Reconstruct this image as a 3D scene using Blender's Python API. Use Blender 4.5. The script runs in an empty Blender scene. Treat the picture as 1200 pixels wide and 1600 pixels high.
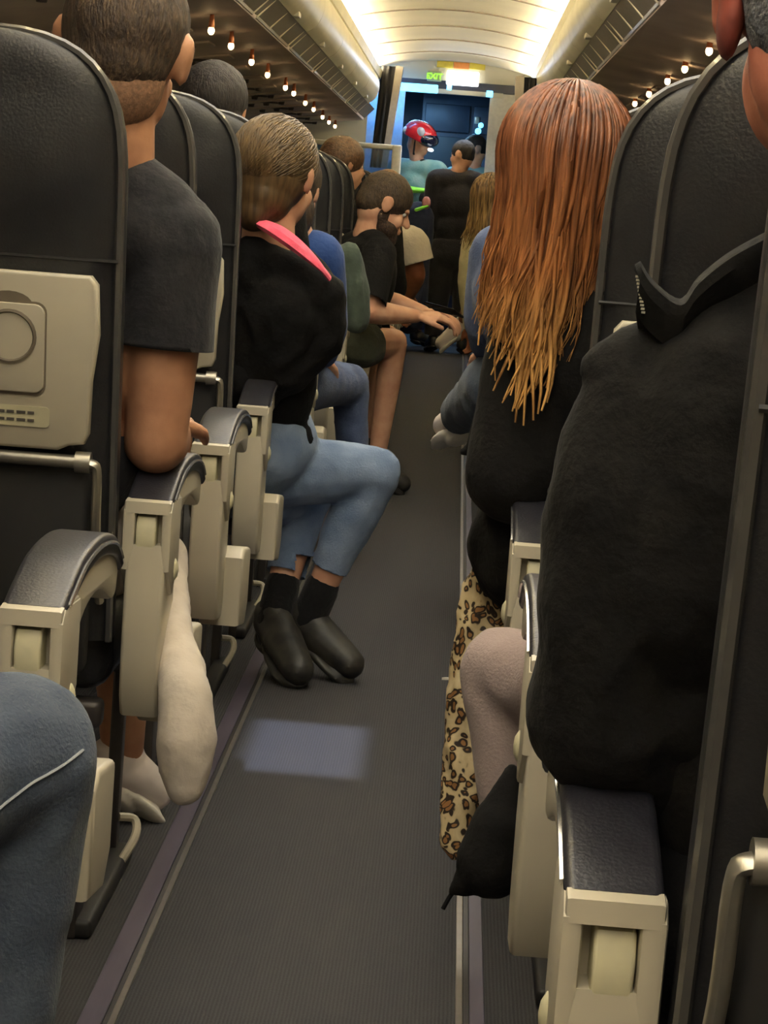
import bpy, bmesh, math, random
from mathutils import Vector, Matrix, noise
random.seed(7)
V = Vector
PI = math.pi
D = bpy.data
SC = bpy.context.scene
COL = SC.collection

# ------------------------------------------------------------------ camera
FPX = 3560.0
CAM = V((0.143, 0.0, 1.05))
VPX, VPY, ROLL = 725.0, 333.0, math.radians(4.5)
yc = V(((VPX-600)/FPX, -(VPY-800)/FPX, -1)).normalized()
cr, sr = math.cos(ROLL), math.sin(ROLL)
xc = V((cr, -sr, cr*yc.x - sr*yc.y)); xc.z = -(xc.x*yc.x + xc.y*yc.y)/yc.z; xc.normalize()
zc = xc.cross(yc)
RW = Matrix((xc, yc, zc))            # rows: camera-space images of world axes -> cam->world
cam_d = D.cameras.new('camera'); cam = D.objects.new('camera', cam_d); COL.objects.link(cam)
cam.matrix_world = Matrix.Translation(CAM) @ RW.to_4x4()
cam_d.sensor_fit = 'VERTICAL'; cam_d.sensor_height = 24; cam_d.lens = FPX/1600*24
cam_d.clip_start = 0.05; cam_d.clip_end = 100
SC.camera = cam
def at(px, py, Y):
    d = RW @ V(((px-600)/FPX, -(py-800)/FPX, -1))
    return CAM + d*(Y/d.y)
def atz(px, py, z):
    d = RW @ V(((px-600)/FPX, -(py-800)/FPX, -1))
    return CAM + d*((z-CAM.z)/d.z)

# ------------------------------------------------------------------ world, exposure
SC.view_settings.view_transform = 'Standard'
SC.view_settings.look = 'None'
SC.view_settings.gamma = 1
SC.view_settings.use_curve_mapping = False
SC.view_settings.exposure = 0.0
w = D.worlds.new('world'); SC.world = w; w.use_nodes = True
w.node_tree.nodes['Background'].inputs[0].default_value = (0.02, 0.02, 0.025, 1)
w.node_tree.nodes['Background'].inputs[1].default_value = 0.3
def area(name, loc, rot, sx, sy, power, color, spread=180):
    l = D.lights.new(name, 'AREA'); l.shape = 'RECTANGLE'; l.size = sx; l.size_y = sy
    l.energy = power; l.color = color; l.spread = math.radians(spread)
    o = D.objects.new(name, l); COL.objects.link(o); o.location = loc; o.rotation_euler = rot
    return o
COVE_STRENGTH = 70.0
GALLEY = [area('galley_lamp', (-0.35, 18.9, 2.0), (0, 0, 0), 0.5, 0.3, 26, (0.30, 0.65, 1.0)),
          area('front_lamp', (0.1, 17.2, 2.0), (math.radians(-25), 0, 0), 0.6, 0.2, 9, (0.62, 0.76, 1.0)),
          area('blue_wash', (-0.50, 17.72, 1.9), (math.radians(62), 0, 0), 0.35, 0.12, 2.6, (0.10, 0.42, 1.0)),
          area('cabin_fill', (0.0, 3.0, 2.085), (0, 0, 0), 0.9, 9.0, 82, (1.0, 0.94, 0.84))]  # last one: unseen fill light added under the ceiling to brighten seats and passengers

# ------------------------------------------------------------------ materials
def lin(c):
    c = c/255
    return c/12.92 if c <= 0.04045 else ((c+0.055)/1.055)**2.4
def rgb(r, g, b): return (lin(r), lin(g), lin(b), 1)
def mat(name, col, rough=0.6, metal=0.0, col2=None, scale=40, bump=0.0, bscale=200, stretch=(1,1,1), emit=None, estr=0, spec=0.5, sheen=0, detail=3, lo=0.35, hi=0.65, trans=0, alpha=1, coat=0):
    m = D.materials.new(name); m.use_nodes = True
    nt = m.node_tree; b = nt.nodes['Principled BSDF']
    b.inputs['Base Color'].default_value = col
    b.inputs['Roughness'].default_value = rough
    b.inputs['Metallic'].default_value = metal
    b.inputs['Specular IOR Level'].default_value = spec
    b.inputs['Sheen Weight'].default_value = sheen
    b.inputs['Transmission Weight'].default_value = trans
    b.inputs['Coat Weight'].default_value = coat
    tc = nt.nodes.new('ShaderNodeTexCoord'); mp = nt.nodes.new('ShaderNodeMapping')
    mp.inputs['Scale'].default_value = stretch
    nt.links.new(tc.outputs['Object'], mp.inputs['Vector'])
    n = nt.nodes.new('ShaderNodeTexNoise'); n.inputs['Scale'].default_value = scale; n.inputs['Detail'].default_value = detail
    nt.links.new(mp.outputs['Vector'], n.inputs['Vector'])
    r = nt.nodes.new('ShaderNodeValToRGB')
    c2 = col2 if col2 else tuple(min(1, x*1.12) for x in col[:3])+(1,)
    r.color_ramp.elements[0].position = lo; r.color_ramp.elements[0].color = col
    r.color_ramp.elements[1].position = hi; r.color_ramp.elements[1].color = c2
    nt.links.new(n.outputs['Fac'], r.inputs['Fac'])
    nt.links.new(r.outputs['Color'], b.inputs['Base Color'])
    if bump:
        n2 = nt.nodes.new('ShaderNodeTexNoise'); n2.inputs['Scale'].default_value = bscale; n2.inputs['Detail'].default_value = 4
        nt.links.new(mp.outputs['Vector'], n2.inputs['Vector'])
        bp = nt.nodes.new('ShaderNodeBump'); bp.inputs['Strength'].default_value = bump; bp.inputs['Distance'].default_value = 0.01
        nt.links.new(n2.outputs['Fac'], bp.inputs['Height']); nt.links.new(bp.outputs['Normal'], b.inputs['Normal'])
    if emit:
        b.inputs['Emission Color'].default_value = emit; b.inputs['Emission Strength'].default_value = estr
    return m
M = {}
M['leather'] = mat('seat_leather', rgb(34, 34, 36), 0.40, col2=rgb(41, 41, 42), scale=14, bump=0.12, bscale=260)
M['leather_edge'] = mat('seat_edge_leather', rgb(76, 74, 71), 0.22, coat=0.6)
M['navy'] = mat('armrest_leather', rgb(32, 32, 38), 0.38, col2=rgb(38, 38, 44), bump=0.1, bscale=300)
M['plastic'] = mat('beige_plastic', rgb(188, 180, 158), 0.42, col2=rgb(194, 186, 164), scale=6)
M['plastic_y'] = mat('cream_plastic', rgb(200, 194, 160), 0.4)
M['plastic_d'] = mat('shadow_line_plastic', rgb(112, 102, 86), 0.6)
M['ink'] = mat('grey_ink', rgb(86, 80, 72), 0.7)
M['silver'] = mat('brushed_silver', rgb(176, 172, 160), 0.35, 0.85)
M['chrome'] = mat('bright_line', rgb(215, 212, 205), 0.2, 0.9)
M['darkmetal'] = mat('dark_metal', rgb(70, 66, 64), 0.45, 0.5)
M['black'] = mat('black_plastic', rgb(22, 22, 23), 0.6)
M['strip'] = mat('track_cover', rgb(112, 106, 122), 0.32, 0.45, col2=rgb(96, 90, 104), scale=5, stretch=(6, .6, 1))
M['strip_d'] = mat('dark_track_channel', rgb(38, 36, 38), 0.5)
M['strip_b'] = mat('bright_track_edge', rgb(168, 164, 158), 0.28, 0.8)
M['cabin'] = mat('cabin_panel', rgb(214, 208, 184), 0.5, scale=3)
M['bin'] = mat('bin_shell', rgb(234, 229, 208), 0.38, scale=3)
M['under'] = mat('bin_underside', rgb(226, 210, 202), 0.6, col2=rgb(204, 186, 180), scale=2.5)
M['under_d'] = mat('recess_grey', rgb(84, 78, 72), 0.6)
M['rail'] = mat('rail_cream', rgb(240, 232, 210), 0.25, coat=0.5)
M['ceil'] = mat('ceiling_panel', rgb(238, 230, 205), 0.6, scale=2)
M['seam'] = mat('ceiling_seam', rgb(120, 108, 92), 0.8)
M['wallp'] = mat('side_wall', rgb(200, 190, 172), 0.6, scale=2)
M['cove'] = mat('cove_lamp', (1, .93, .78, 1), 0.5, emit=(1.0, 0.90, 0.72, 1), estr=COVE_STRENGTH)
M['bulb'] = mat('reading_bulb', (1, .8, .5, 1), 0.4, emit=(1.0, 0.66, 0.30, 1), estr=14)
M['socket'] = mat('copper_socket', rgb(196, 120, 80), 0.4, 0.3)
M['signlamp'] = mat('sign_lamp', (1, 1, 1, 1), 0.4, emit=(0.95, 0.97, 1, 1), estr=2.2)
M['bluelamp'] = mat('blue_lamp', (.4, .8, 1, 1), 0.4, emit=(0.18, 0.62, 1, 1), estr=2.2)
M['green'] = mat('exit_green', rgb(150, 220, 60), 0.5, emit=(0.35, 0.85, 0.08, 1), estr=0.9)
M['greenbg'] = mat('exit_plate', rgb(206, 214, 168), 0.5)
M['yellow'] = mat('yellow_placard', rgb(226, 208, 80), 0.5)
M['orange'] = mat('orange_placard', rgb(232, 150, 80), 0.5)
M['greyband'] = mat('grey_band', rgb(190, 184, 166), 0.5)
M['curtain'] = mat('curtain_cloth', rgb(18, 18, 21), 0.9, bump=0.1, bscale=60)
M['curtain_e'] = mat('curtain_edge', rgb(150, 142, 134), 0.7)
M['galley'] = mat('galley_metal', rgb(52, 58, 74), 0.45, 0.3, col2=rgb(34, 38, 50), scale=3)
M['galley_l'] = mat('galley_panel', rgb(176, 190, 206), 0.45)
M['galley_k'] = mat('galley_dark', rgb(16, 18, 26), 0.6)
M['lightgrey'] = mat('partition_panel', rgb(214, 210, 196), 0.55)
M['glass'] = mat('partition_glass', rgb(150, 190, 225), 0.08, trans=0.9)
M['winglass'] = mat('window_pane', rgb(20, 24, 32), 0.1)

def carpet():
    m = D.materials.new('aisle_carpet'); m.use_nodes = True
    nt = m.node_tree; b = nt.nodes['Principled BSDF']; b.inputs['Roughness'].default_value = 0.95
    b.inputs['Specular IOR Level'].default_value = 0.15
    tc = nt.nodes.new('ShaderNodeTexCoord')
    n = nt.nodes.new('ShaderNodeTexNoise'); n.inputs['Scale'].default_value = 350; n.inputs['Detail'].default_value = 3
    wv = nt.nodes.new('ShaderNodeTexWave'); wv.inputs['Scale'].default_value = 60; wv.inputs['Distortion'].default_value = 0.6
    nt.links.new(tc.outputs['Object'], n.inputs['Vector']); nt.links.new(tc.outputs['Object'], wv.inputs['Vector'])
    mx = nt.nodes.new('ShaderNodeMath'); mx.operation = 'MULTIPLY_ADD'; mx.inputs[1].default_value = 0.45
    nt.links.new(wv.outputs['Fac'], mx.inputs[0]); nt.links.new(n.outputs['Fac'], mx.inputs[2])
    r = nt.nodes.new('ShaderNodeValToRGB')
    r.color_ramp.elements[0].position = 0.3; r.color_ramp.elements[0].color = rgb(52, 52, 54)
    r.color_ramp.elements[1].position = 1.0; r.color_ramp.elements[1].color = rgb(68, 68, 70)
    nt.links.new(mx.outputs[0], r.inputs['Fac']); nt.links.new(r.outputs['Color'], b.inputs['Base Color'])
    bp = nt.nodes.new('ShaderNodeBump'); bp.inputs['Strength'].default_value = 0.35; bp.inputs['Distance'].default_value = 0.003
    nt.links.new(mx.outputs[0], bp.inputs['Height']); nt.links.new(bp.outputs['Normal'], b.inputs['Normal'])
    return m
M['carpet'] = carpet()
def leopard():
    m = D.materials.new('leopard_print'); m.use_nodes = True
    nt = m.node_tree; b = nt.nodes['Principled BSDF']; b.inputs['Roughness'].default_value = 0.6
    tc = nt.nodes.new('ShaderNodeTexCoord')
    n = nt.nodes.new('ShaderNodeTexNoise'); n.inputs['Scale'].default_value = 22
    nt.links.new(tc.outputs['Object'], n.inputs['Vector'])
    ad = nt.nodes.new('ShaderNodeMixRGB'); ad.inputs[0].default_value = 0.06
    nt.links.new(tc.outputs['Object'], ad.inputs[1]); nt.links.new(n.outputs['Color'], ad.inputs[2])
    v = nt.nodes.new('ShaderNodeTexVoronoi'); v.inputs['Scale'].default_value = 66
    nt.links.new(ad.outputs[0], v.inputs['Vector'])
    r = nt.nodes.new('ShaderNodeValToRGB'); e = r.color_ramp.elements
    e[0].position = 0.0; e[0].color = rgb(150, 105, 60)
    e[1].position = 0.26; e[1].color = rgb(158, 112, 66)
    for p, c in ((0.30, rgb(40, 28, 18)), (0.46, rgb(46, 32, 20)), (0.52, rgb(205, 184, 140)), (1.0, rgb(222, 206, 166))):
        k = e.new(p); k.color = c
    nt.links.new(v.outputs['Distance'], r.inputs['Fac']); nt.links.new(r.outputs['Color'], b.inputs['Base Color'])
    return m
M['leopard'] = leopard()
def hairmat(name, root, mid, tip, z0, z1, rough=0.38, lo=(0.22, 0.18, 0.16, 1), hi=(1.5, 1.45, 1.4, 1)):
    m = D.materials.new(name); m.use_nodes = True
    nt = m.node_tree; b = nt.nodes['Principled BSDF']; b.inputs['Roughness'].default_value = rough
    b.inputs['Specular IOR Level'].default_value = 0.4
    tc = nt.nodes.new('ShaderNodeTexCoord'); mp = nt.nodes.new('ShaderNodeMapping'); mp.inputs['Scale'].default_value = (1, 1, .08)
    nt.links.new(tc.outputs['Object'], mp.inputs['Vector'])
    n = nt.nodes.new('ShaderNodeTexNoise'); n.inputs['Scale'].default_value = 110; n.inputs['Detail'].default_value = 2
    nt.links.new(mp.outputs['Vector'], n.inputs['Vector'])
    sp = nt.nodes.new('ShaderNodeSeparateXYZ'); nt.links.new(tc.outputs['Object'], sp.inputs[0])
    mr = nt.nodes.new('ShaderNodeMapRange'); mr.inputs[1].default_value = z1; mr.inputs[2].default_value = z0
    nt.links.new(sp.outputs['Z'], mr.inputs[0])
    r = nt.nodes.new('ShaderNodeValToRGB'); e = r.color_ramp.elements
    e[0].color = root; e[1].color = tip; k = e.new(0.5); k.color = mid
    nt.links.new(mr.outputs[0], r.inputs['Fac'])
    r2 = nt.nodes.new('ShaderNodeValToRGB'); r2.color_ramp.elements[0].position = 0.36; r2.color_ramp.elements[1].position = 0.66
    r2.color_ramp.elements[0].color = lo; r2.color_ramp.elements[1].color = hi
    nt.links.new(n.outputs['Fac'], r2.inputs['Fac'])
    mx = nt.nodes.new('ShaderNodeMixRGB'); mx.blend_type = 'MULTIPLY'; mx.inputs[0].default_value = 1
    nt.links.new(r.outputs['Color'], mx.inputs[1]); nt.links.new(r2.outputs['Color'], mx.inputs[2])
    nt.links.new(mx.outputs[0], b.inputs['Base Color'])
    return m
def skin(name, c, c2): return mat(name, c, 0.5, col2=c2, scale=18, bump=0.05, bscale=300, spec=0.35)
M['skin_tan'] = skin('tan_skin', rgb(186, 138, 106), rgb(164, 116, 88))
M['skin'] = skin('light_skin', rgb(212, 166, 136), rgb(198, 146, 118))
M['skin_red'] = skin('ruddy_skin', rgb(186, 122, 100), rgb(160, 92, 76))
M['ear_red'] = mat('red_ear_skin', rgb(152, 76, 62), 0.6, col2=rgb(100, 44, 40), scale=30)
M['skin_brown'] = skin('brown_skin', rgb(150, 92, 60), rgb(128, 76, 48))
M['h_dark'] = mat('short_dark_hair', rgb(44, 34, 26), 0.65, col2=rgb(74, 58, 42), scale=160, stretch=(1, 1, .3), bump=0.5, bscale=300)
M['h_stub'] = mat('clipped_neck_hair', rgb(116, 88, 66), 0.7, col2=rgb(146, 108, 82), scale=160, bump=0.3, bscale=400)
M['h_black'] = mat('black_hair', rgb(20, 15, 12), 0.7, col2=rgb(40, 31, 25), scale=120, stretch=(1, 1, .3), bump=0.5, bscale=250)
M['h_grey'] = mat('grey_hair', rgb(56, 58, 64), 0.6, col2=rgb(90, 92, 98), scale=120, bump=0.5, bscale=250)
M['beard'] = mat('beard_hair', rgb(38, 28, 22), 0.7, col2=rgb(72, 52, 38), scale=140, bump=0.6, bscale=220)
M['eye'] = mat('eye_white', rgb(225, 220, 212), 0.3)
def cloth(name, c, c2=None, rough=0.9, bump=0.25, bscale=90, scale=30, sheen=0.1): return mat(name, c, rough, col2=c2, scale=scale, bump=bump, bscale=bscale, sheen=sheen, spec=0.2)
M['tee'] = cloth('charcoal_tee', rgb(36, 36, 39), rgb(43, 42, 45))
M['blk'] = cloth('black_cloth', rgb(16, 16, 16), rgb(21, 20, 20), sheen=0.0)
M['knit'] = cloth('black_sweater', rgb(16, 15, 15), rgb(22, 21, 20), sheen=0.02)
M['pink'] = cloth('pink_lining', rgb(236, 92, 118), rgb(246, 108, 132))
M['jean'] = cloth('washed_denim', rgb(104, 124, 154), rgb(140, 158, 184), scale=9, bscale=260, bump=0.3)
M['jean_d'] = cloth('dark_denim', rgb(66, 76, 92), rgb(84, 94, 108), scale=9, bscale=260, bump=0.3)
M['jean_m'] = cloth('blue_denim', rgb(62, 74, 104), rgb(84, 98, 130), scale=12, bscale=200, bump=0.3)
M['stitch'] = cloth('pale_stitch', rgb(150, 154, 158))
M['khaki'] = cloth('pale_stone_cotton', rgb(196, 184, 168), rgb(206, 196, 180), scale=8, bump=0.25, bscale=50)
M['mauve'] = cloth('grey_mauve_trouser', rgb(140, 124, 120), rgb(152, 136, 132), scale=8, bump=0.2, bscale=300)
M['olive'] = cloth('olive_cloth', rgb(58, 62, 50), rgb(76, 78, 62), scale=8)
M['oliv2'] = cloth('dark_olive_cloth', rgb(52, 62, 54), rgb(70, 80, 70), scale=10)
M['blue'] = cloth('blue_cloth', rgb(34, 58, 110), rgb(44, 70, 124), scale=10)
M['cream'] = cloth('cream_cloth', rgb(206, 196, 178), rgb(214, 204, 188), scale=10)
M['creamy'] = cloth('pale_yellow_cloth', rgb(214, 206, 160), rgb(222, 212, 172), scale=10)
M['yel'] = cloth('yellow_cloth', rgb(232, 196, 40), rgb(240, 206, 60))
M['suit'] = cloth('charcoal_suit', rgb(30, 28, 30), rgb(36, 34, 36), scale=20)
M['teal'] = cloth('pale_teal_cloth', rgb(110, 156, 156), rgb(140, 176, 172), scale=10)
M['navyc'] = cloth('navy_uniform', rgb(30, 36, 58), rgb(38, 44, 66))
M['hiviz'] = mat('neon_band', rgb(150, 240, 80), 0.5, emit=(0.3, 1, 0.1, 1), estr=0.0)
M['sneak'] = mat('white_sneaker', rgb(212, 200, 192), 0.6, col2=rgb(222, 212, 204), scale=12)
M['sole'] = mat('white_sole', rgb(226, 220, 206), 0.5)
M['blkshoe'] = mat('black_shoe', rgb(30, 30, 30), 0.5, col2=rgb(52, 50, 44), scale=25)
M['sock'] = cloth('black_sock', rgb(22, 22, 24))
M['red'] = mat('helmet_red', rgb(208, 40, 52), 0.25, coat=0.6)
M['white'] = mat('helmet_white', rgb(225, 225, 230), 0.4)
M['visor'] = mat('visor_dark', rgb(24, 28, 50), 0.12, coat=0.5)
M['phone'] = mat('phone_black', rgb(12, 12, 14), 0.2)
M['paper'] = mat('paper_scrap', rgb(225, 220, 205), 0.8)
M['tattoo'] = mat('pinkpatch', rgb(190, 130, 130), 0.7)

# ------------------------------------------------------------------ helpers
def link(name, me, m=None, parent=None, smooth=True):
    o = D.objects.new(name, me); COL.objects.link(o)
    if m is not None and not me.materials: me.materials.append(m)
    if smooth:
        for p in me.polygons: p.use_smooth = True
    if parent: o.parent = parent
    return o
def obj(name, bm, m, parent=None, smooth=True, sharp=40):
    bmesh.ops.recalc_face_normals(bm, faces=bm.faces[:])
    me = D.meshes.new(name); bm.to_mesh(me); bm.free()
    o = link(name, me, m, parent, smooth)
    if smooth and sharp: me.set_sharp_from_angle(angle=math.radians(sharp))
    if parent: fixparent(o, parent)
    return o
def fixparent(o, parent):
    # meshes are built in world space; keep them there under the parent's own placement
    q = parent; mw = Matrix()
    while q is not None:
        mw = Matrix.LocRotScale(q.location, q.rotation_euler, q.scale) @ q.matrix_parent_inverse.copy() if False else (Matrix.LocRotScale(q.location, q.rotation_euler, q.scale) @ mw)
        q = q.parent
    if o.data is not None: o.data.transform(mw.inverted())
def thing(name, label, cat, loc=(0, 0, 0), group=None):
    o = D.objects.new(name, None); COL.objects.link(o); o.location = loc; o.empty_display_size = 0.1
    o['label'] = label; o['category'] = cat
    if group: o['group'] = group
    return o
def tag(o, label, cat, group=None):
    o['label'] = label; o['category'] = cat
    if group: o['group'] = group
    return o
def struct(o): o['kind'] = 'structure'; return o
def dup(root, loc, label, group=None):
    r = root.copy(); COL.objects.link(r); r.location = loc; r['label'] = label
    if group: r['group'] = group
    def rec(src, dst):
        for ch in list(src.children):
            c = ch.copy(); COL.objects.link(c); c.parent = dst; rec(ch, c)
    rec(root, r)
    return r
def box(bm, x0, x1, y0, y1, z0, z1, bev=0.0, seg=3, mtx=None):
    t = bmesh.new(); bmesh.ops.create_cube(t, size=1)
    for v in t.verts: v.co = V(((x0+x1)/2 + v.co.x*(x1-x0), (y0+y1)/2 + v.co.y*(y1-y0), (z0+z1)/2 + v.co.z*(z1-z0)))
    if bev: bmesh.ops.bevel(t, geom=t.edges[:], offset=bev, segments=seg, profile=0.5, affect='EDGES')
    if mtx: bmesh.ops.transform(t, matrix=mtx, verts=t.verts)
    merge(bm, t)
def merge(bm, t):
    me = D.meshes.new('tmp'); t.to_mesh(me); t.free(); bm.from_mesh(me); D.meshes.remove(me)
def prism(bm, pts, axis, a0, a1, bev=0.0, seg=2):
    """pts polygon in the two other axes, extruded along axis from a0 to a1"""
    t = bmesh.new()
    def mk(p, a):
        return V((a, p[0], p[1])) if axis == 'x' else (V((p[0], a, p[1])) if axis == 'y' else V((p[0], p[1], a)))
    v0 = [t.verts.new(mk(p, a0)) for p in pts]; v1 = [t.verts.new(mk(p, a1)) for p in pts]
    n = len(pts); t.faces.new(v0); t.faces.new(v1[::-1])
    for i in range(n): t.faces.new((v0[i], v1[i], v1[(i+1) % n], v0[(i+1) % n]))
    bmesh.ops.recalc_face_normals(t, faces=t.faces[:])
    if bev:
        ed = [e for e in t.edges if (e.verts[0].co-e.verts[1].co).length > 0 and any(len(f.verts) > 4 for f in e.link_faces)]
        bmesh.ops.bevel(t, geom=ed, offset=bev, segments=seg, profile=0.5, affect='EDGES')
    merge(bm, t)
def smooth_pts(pts, n=6):
    out = []
    P = [V(p) for p in pts]
    for i in range(len(P)-1):
        p0 = P[max(i-1, 0)]; p1 = P[i]; p2 = P[i+1]; p3 = P[min(i+2, len(P)-1)]
        for k in range(n):
            t = k/n
            out.append(0.5*((2*p1)+(-p0+p2)*t+(2*p0-5*p1+4*p2-p3)*t*t+(-p0+3*p1-3*p2+p3)*t**3))
    out.append(P[-1]); return out
def tube(bm, pts, rad, sides=8, flat=1.0, cap=True):
    pts = [V(p) for p in pts]; n = len(pts)
    R = rad if isinstance(rad, (list, tuple)) else [rad]*n
    rings = []; up = V((0, 0, 1))
    for i, p in enumerate(pts):
        t = (pts[min(i+1, n-1)]-pts[max(i-1, 0)]).normalized()
        if i == 0:
            a = t.cross(up)
            if a.length < 1e-2: a = t.cross(V((0, 1, 0)))
        else: a = pa - t*pa.dot(t)
        if a.length < 1e-6: a = t.orthogonal()
        a.normalize(); pa = a; b = t.cross(a).normalized()
        rings.append([bm.verts.new(p + a*math.cos(2*PI*k/sides)*R[i] + b*math.sin(2*PI*k/sides)*R[i]*flat) for k in range(sides)])
    for i in range(n-1):
        for k in range(sides):
            bm.faces.new((rings[i][k], rings[i][(k+1) % sides], rings[i+1][(k+1) % sides], rings[i+1][k]))
    if cap: bm.faces.new(rings[0][::-1]); bm.faces.new(rings[-1])
# --- volumes joined into one continuous skin
def cone(bm, p0, r0, p1, r1):
    p0 = V(p0); p1 = V(p1)
    for p, r in ((p0, r0), (p1, r1)):
        bmesh.ops.create_icosphere(bm, subdivisions=2, radius=r, matrix=Matrix.Translation(p))
    d = p1-p0
    if d.length > 1e-4:
        q = d.to_track_quat('Z', 'Y').to_matrix().to_4x4()
        bmesh.ops.create_cone(bm, cap_ends=True, segments=14, radius1=r0, radius2=r1, depth=d.length, matrix=Matrix.Translation((p0+p1)/2) @ q)
def ell(bm, c, r, B=None):
    m = Matrix.Translation(V(c)) @ (B.to_4x4() if B else Matrix()) @ Matrix.Diagonal((r[0], r[1], r[2], 1))
    bmesh.ops.create_icosphere(bm, subdivisions=3, radius=1, matrix=m)
def blob(name, prims, voxel, m, parent=None, smooth_it=6, fold=0.0, fs=14, fst=(1, 1, .5), crease=0.0, cut=None, ends=None):
    bm = bmesh.new()
    for p in prims:
        if p[0] == 'c': cone(bm, *p[1:])
        else: ell(bm, *p[1:])
    me = D.meshes.new(name); bm.to_mesh(me); bm.free()
    o = D.objects.new('tmp_'+name, me); COL.objects.link(o)
    r = o.modifiers.new('r', 'REMESH'); r.mode = 'VOXEL'; r.voxel_size = voxel
    s = o.modifiers.new('s', 'SMOOTH'); s.iterations = smooth_it; s.factor = 0.5
    dg = bpy.context.evaluated_depsgraph_get(); dg.update()
    me2 = D.meshes.new_from_object(o.evaluated_get(dg))
    D.objects.remove(o); D.meshes.remove(me)
    me2.name = name
    if fold:
        nm = [v.normal.copy() for v in me2.vertices]
        for v, nn in zip(me2.vertices, nm):
            q = V((v.co.x*fst[0], v.co.y*fst[1], v.co.z*fst[2]))*fs
            f = noise.noise(q) + 0.5*noise.noise(q*2.3+V((5, 1, 2)))
            g = 1-abs(noise.noise(q*1.3+V((9, 4, 7))))*2
            v.co += nn*(f*fold + g*crease)
    if cut:
        b = bmesh.new(); b.from_mesh(me2)
        for co, no in cut:
            bmesh.ops.bisect_plane(b, geom=b.verts[:]+b.edges[:]+b.faces[:], plane_co=V(co), plane_no=V(no), clear_outer=True)
            eds = [e for e in b.edges if e.is_boundary]
            if eds: bmesh.ops.holes_fill(b, edges=eds)
        b.to_mesh(me2); b.free()
    if ends:
        b = bmesh.new(); b.from_mesh(me2)
        for p, d, rad in ends:
            p = V(p); d = V(d).normalized()
            near = lambda v: (v.co-p).length < rad
            fs_ = [f for f in b.faces if all(near(v) for v in f.verts)]
            gs = list({v for f in fs_ for v in f.verts}) + list({e for f in fs_ for e in f.edges}) + fs_
            bmesh.ops.bisect_plane(b, geom=gs, plane_co=p, plane_no=d)
            bmesh.ops.delete(b, geom=[v for v in b.verts if near(v) and (v.co-p).dot(d) > 1e-5], context='VERTS')
            be = [e for e in b.edges if e.is_boundary and (e.verts[0].co-p).length < rad]
            if be:
                c_ = sum((e.verts[0].co for e in be), V())/len(be)
                ex = bmesh.ops.extrude_edge_only(b, edges=be)
                for v in [g_ for g_ in ex['geom'] if isinstance(g_, bmesh.types.BMVert)]: v.co += (c_-v.co).normalized()*.006 - d*.004
        b.to_mesh(me2); b.free()
    me2.materials.clear()
    ob = link(name, me2, m, parent)
    if parent: fixparent(ob, parent)
    return ob

# ------------------------------------------------------------------ setting
Y0, YB = -1.5, 18.0
bm = bmesh.new(); box(bm, -1.85, 1.85, Y0, 21.5, -0.05, 0.0); fl = struct(obj('floor', bm, M['carpet'], smooth=False))
n_trim = 0
def trim(bm, m, **k):
    global n_trim; n_trim += 1
    return struct(obj('trim_%d' % n_trim, bm, m, **k))
for s in (-1, 1):
    xo = s*0.237 - 0.006
    if s < 0: a = [(-.021, .009, 'strip', .004), (.009, .017, 'strip_d', .002), (.017, .026, 'strip_b', .006)]
    else: a = [(-.017, -.007, 'strip_b', .006), (-.007, .002, 'strip_d', .003), (.002, .022, 'strip', .004)]
    for x0, x1, k, h in a:
        bm = bmesh.new(); box(bm, xo+x0, xo+x1, Y0, YB-.2, 0.0, h, 0.001, 1); trim(bm, M[k], smooth=False)
# side walls (with the curve of a fuselage) and windows
for s, nm in ((-1, 'wall_left'), (1, 'wall_right')):
    pf = [(1.78, 0.0), (1.84, .5), (1.85, .9), (1.80, 1.3), (1.70, 1.62), (1.5, 1.95)]
    bm = bmesh.new(); pts = [(s*x, z) for x, z in pf] + [(s*(x+.05), z) for x, z in reversed(pf)]
    prism(bm, pts, 'y', Y0, 21.5); struct(obj(nm, bm, M['wallp'], smooth=False))
wn = 0
for s in (-1, 1):
    for k in range(0, 30, 1):
        y = 1.0 + k*0.55
        if y > 17: break
        wn += 1
        bm = bmesh.new(); box(bm, s*1.815-.02, s*1.815+.02, y-.12, y+.12, .92, 1.27, .015, 2)
        o = struct(obj('window_%d' % wn, bm, M['cabin']))
        bm = bmesh.new(); box(bm, s*1.79-.008, s*1.79+.008, y-.09, y+.09, .96, 1.23, .007, 2); obj('pane', bm, M['winglass'], o)
bm = bmesh.new(); box(bm, -1.9, 1.9, Y0-.05, Y0, 0, 2.3); struct(obj('wall_back', bm, M['wallp'], smooth=False))
# ceiling arch, one curved panel per frame with dark seams between
def arch(x): return 2.10 + 0.085*(1-(x/0.61)**2)
EDGE = 0.61
bm = bmesh.new()
prof = [(-EDGE + 2*EDGE*i/24) for i in range(25)]
y = Y0
PITCH = 1.13
ysm = []
while y < 17.4:
    y1 = min(y+PITCH-.012, 17.6)
    pts = [(x, arch(x)) for x in prof] + [(x, arch(x)+.03) for x in reversed(prof)]
    prism(bm, pts, 'y', y, y1); y += PITCH; ysm.append(y)
struct(obj('ceiling', bm, M['ceil'], sharp=30))
bm = bmesh.new(); pts = [(x, arch(x)+.008) for x in prof] + [(x, arch(x)+.05) for x in reversed(prof)]
prism(bm, pts, 'y', Y0, 17.6); trim(bm, M['seam'])
for yy in ysm[:-1]:
    bm = bmesh.new(); prism(bm, [(x, arch(x)-.006) for x in prof] + [(x, arch(x)+.01) for x in reversed(prof)], 'y', yy-.020, yy+.003); trim(bm, M['seam'])
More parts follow.
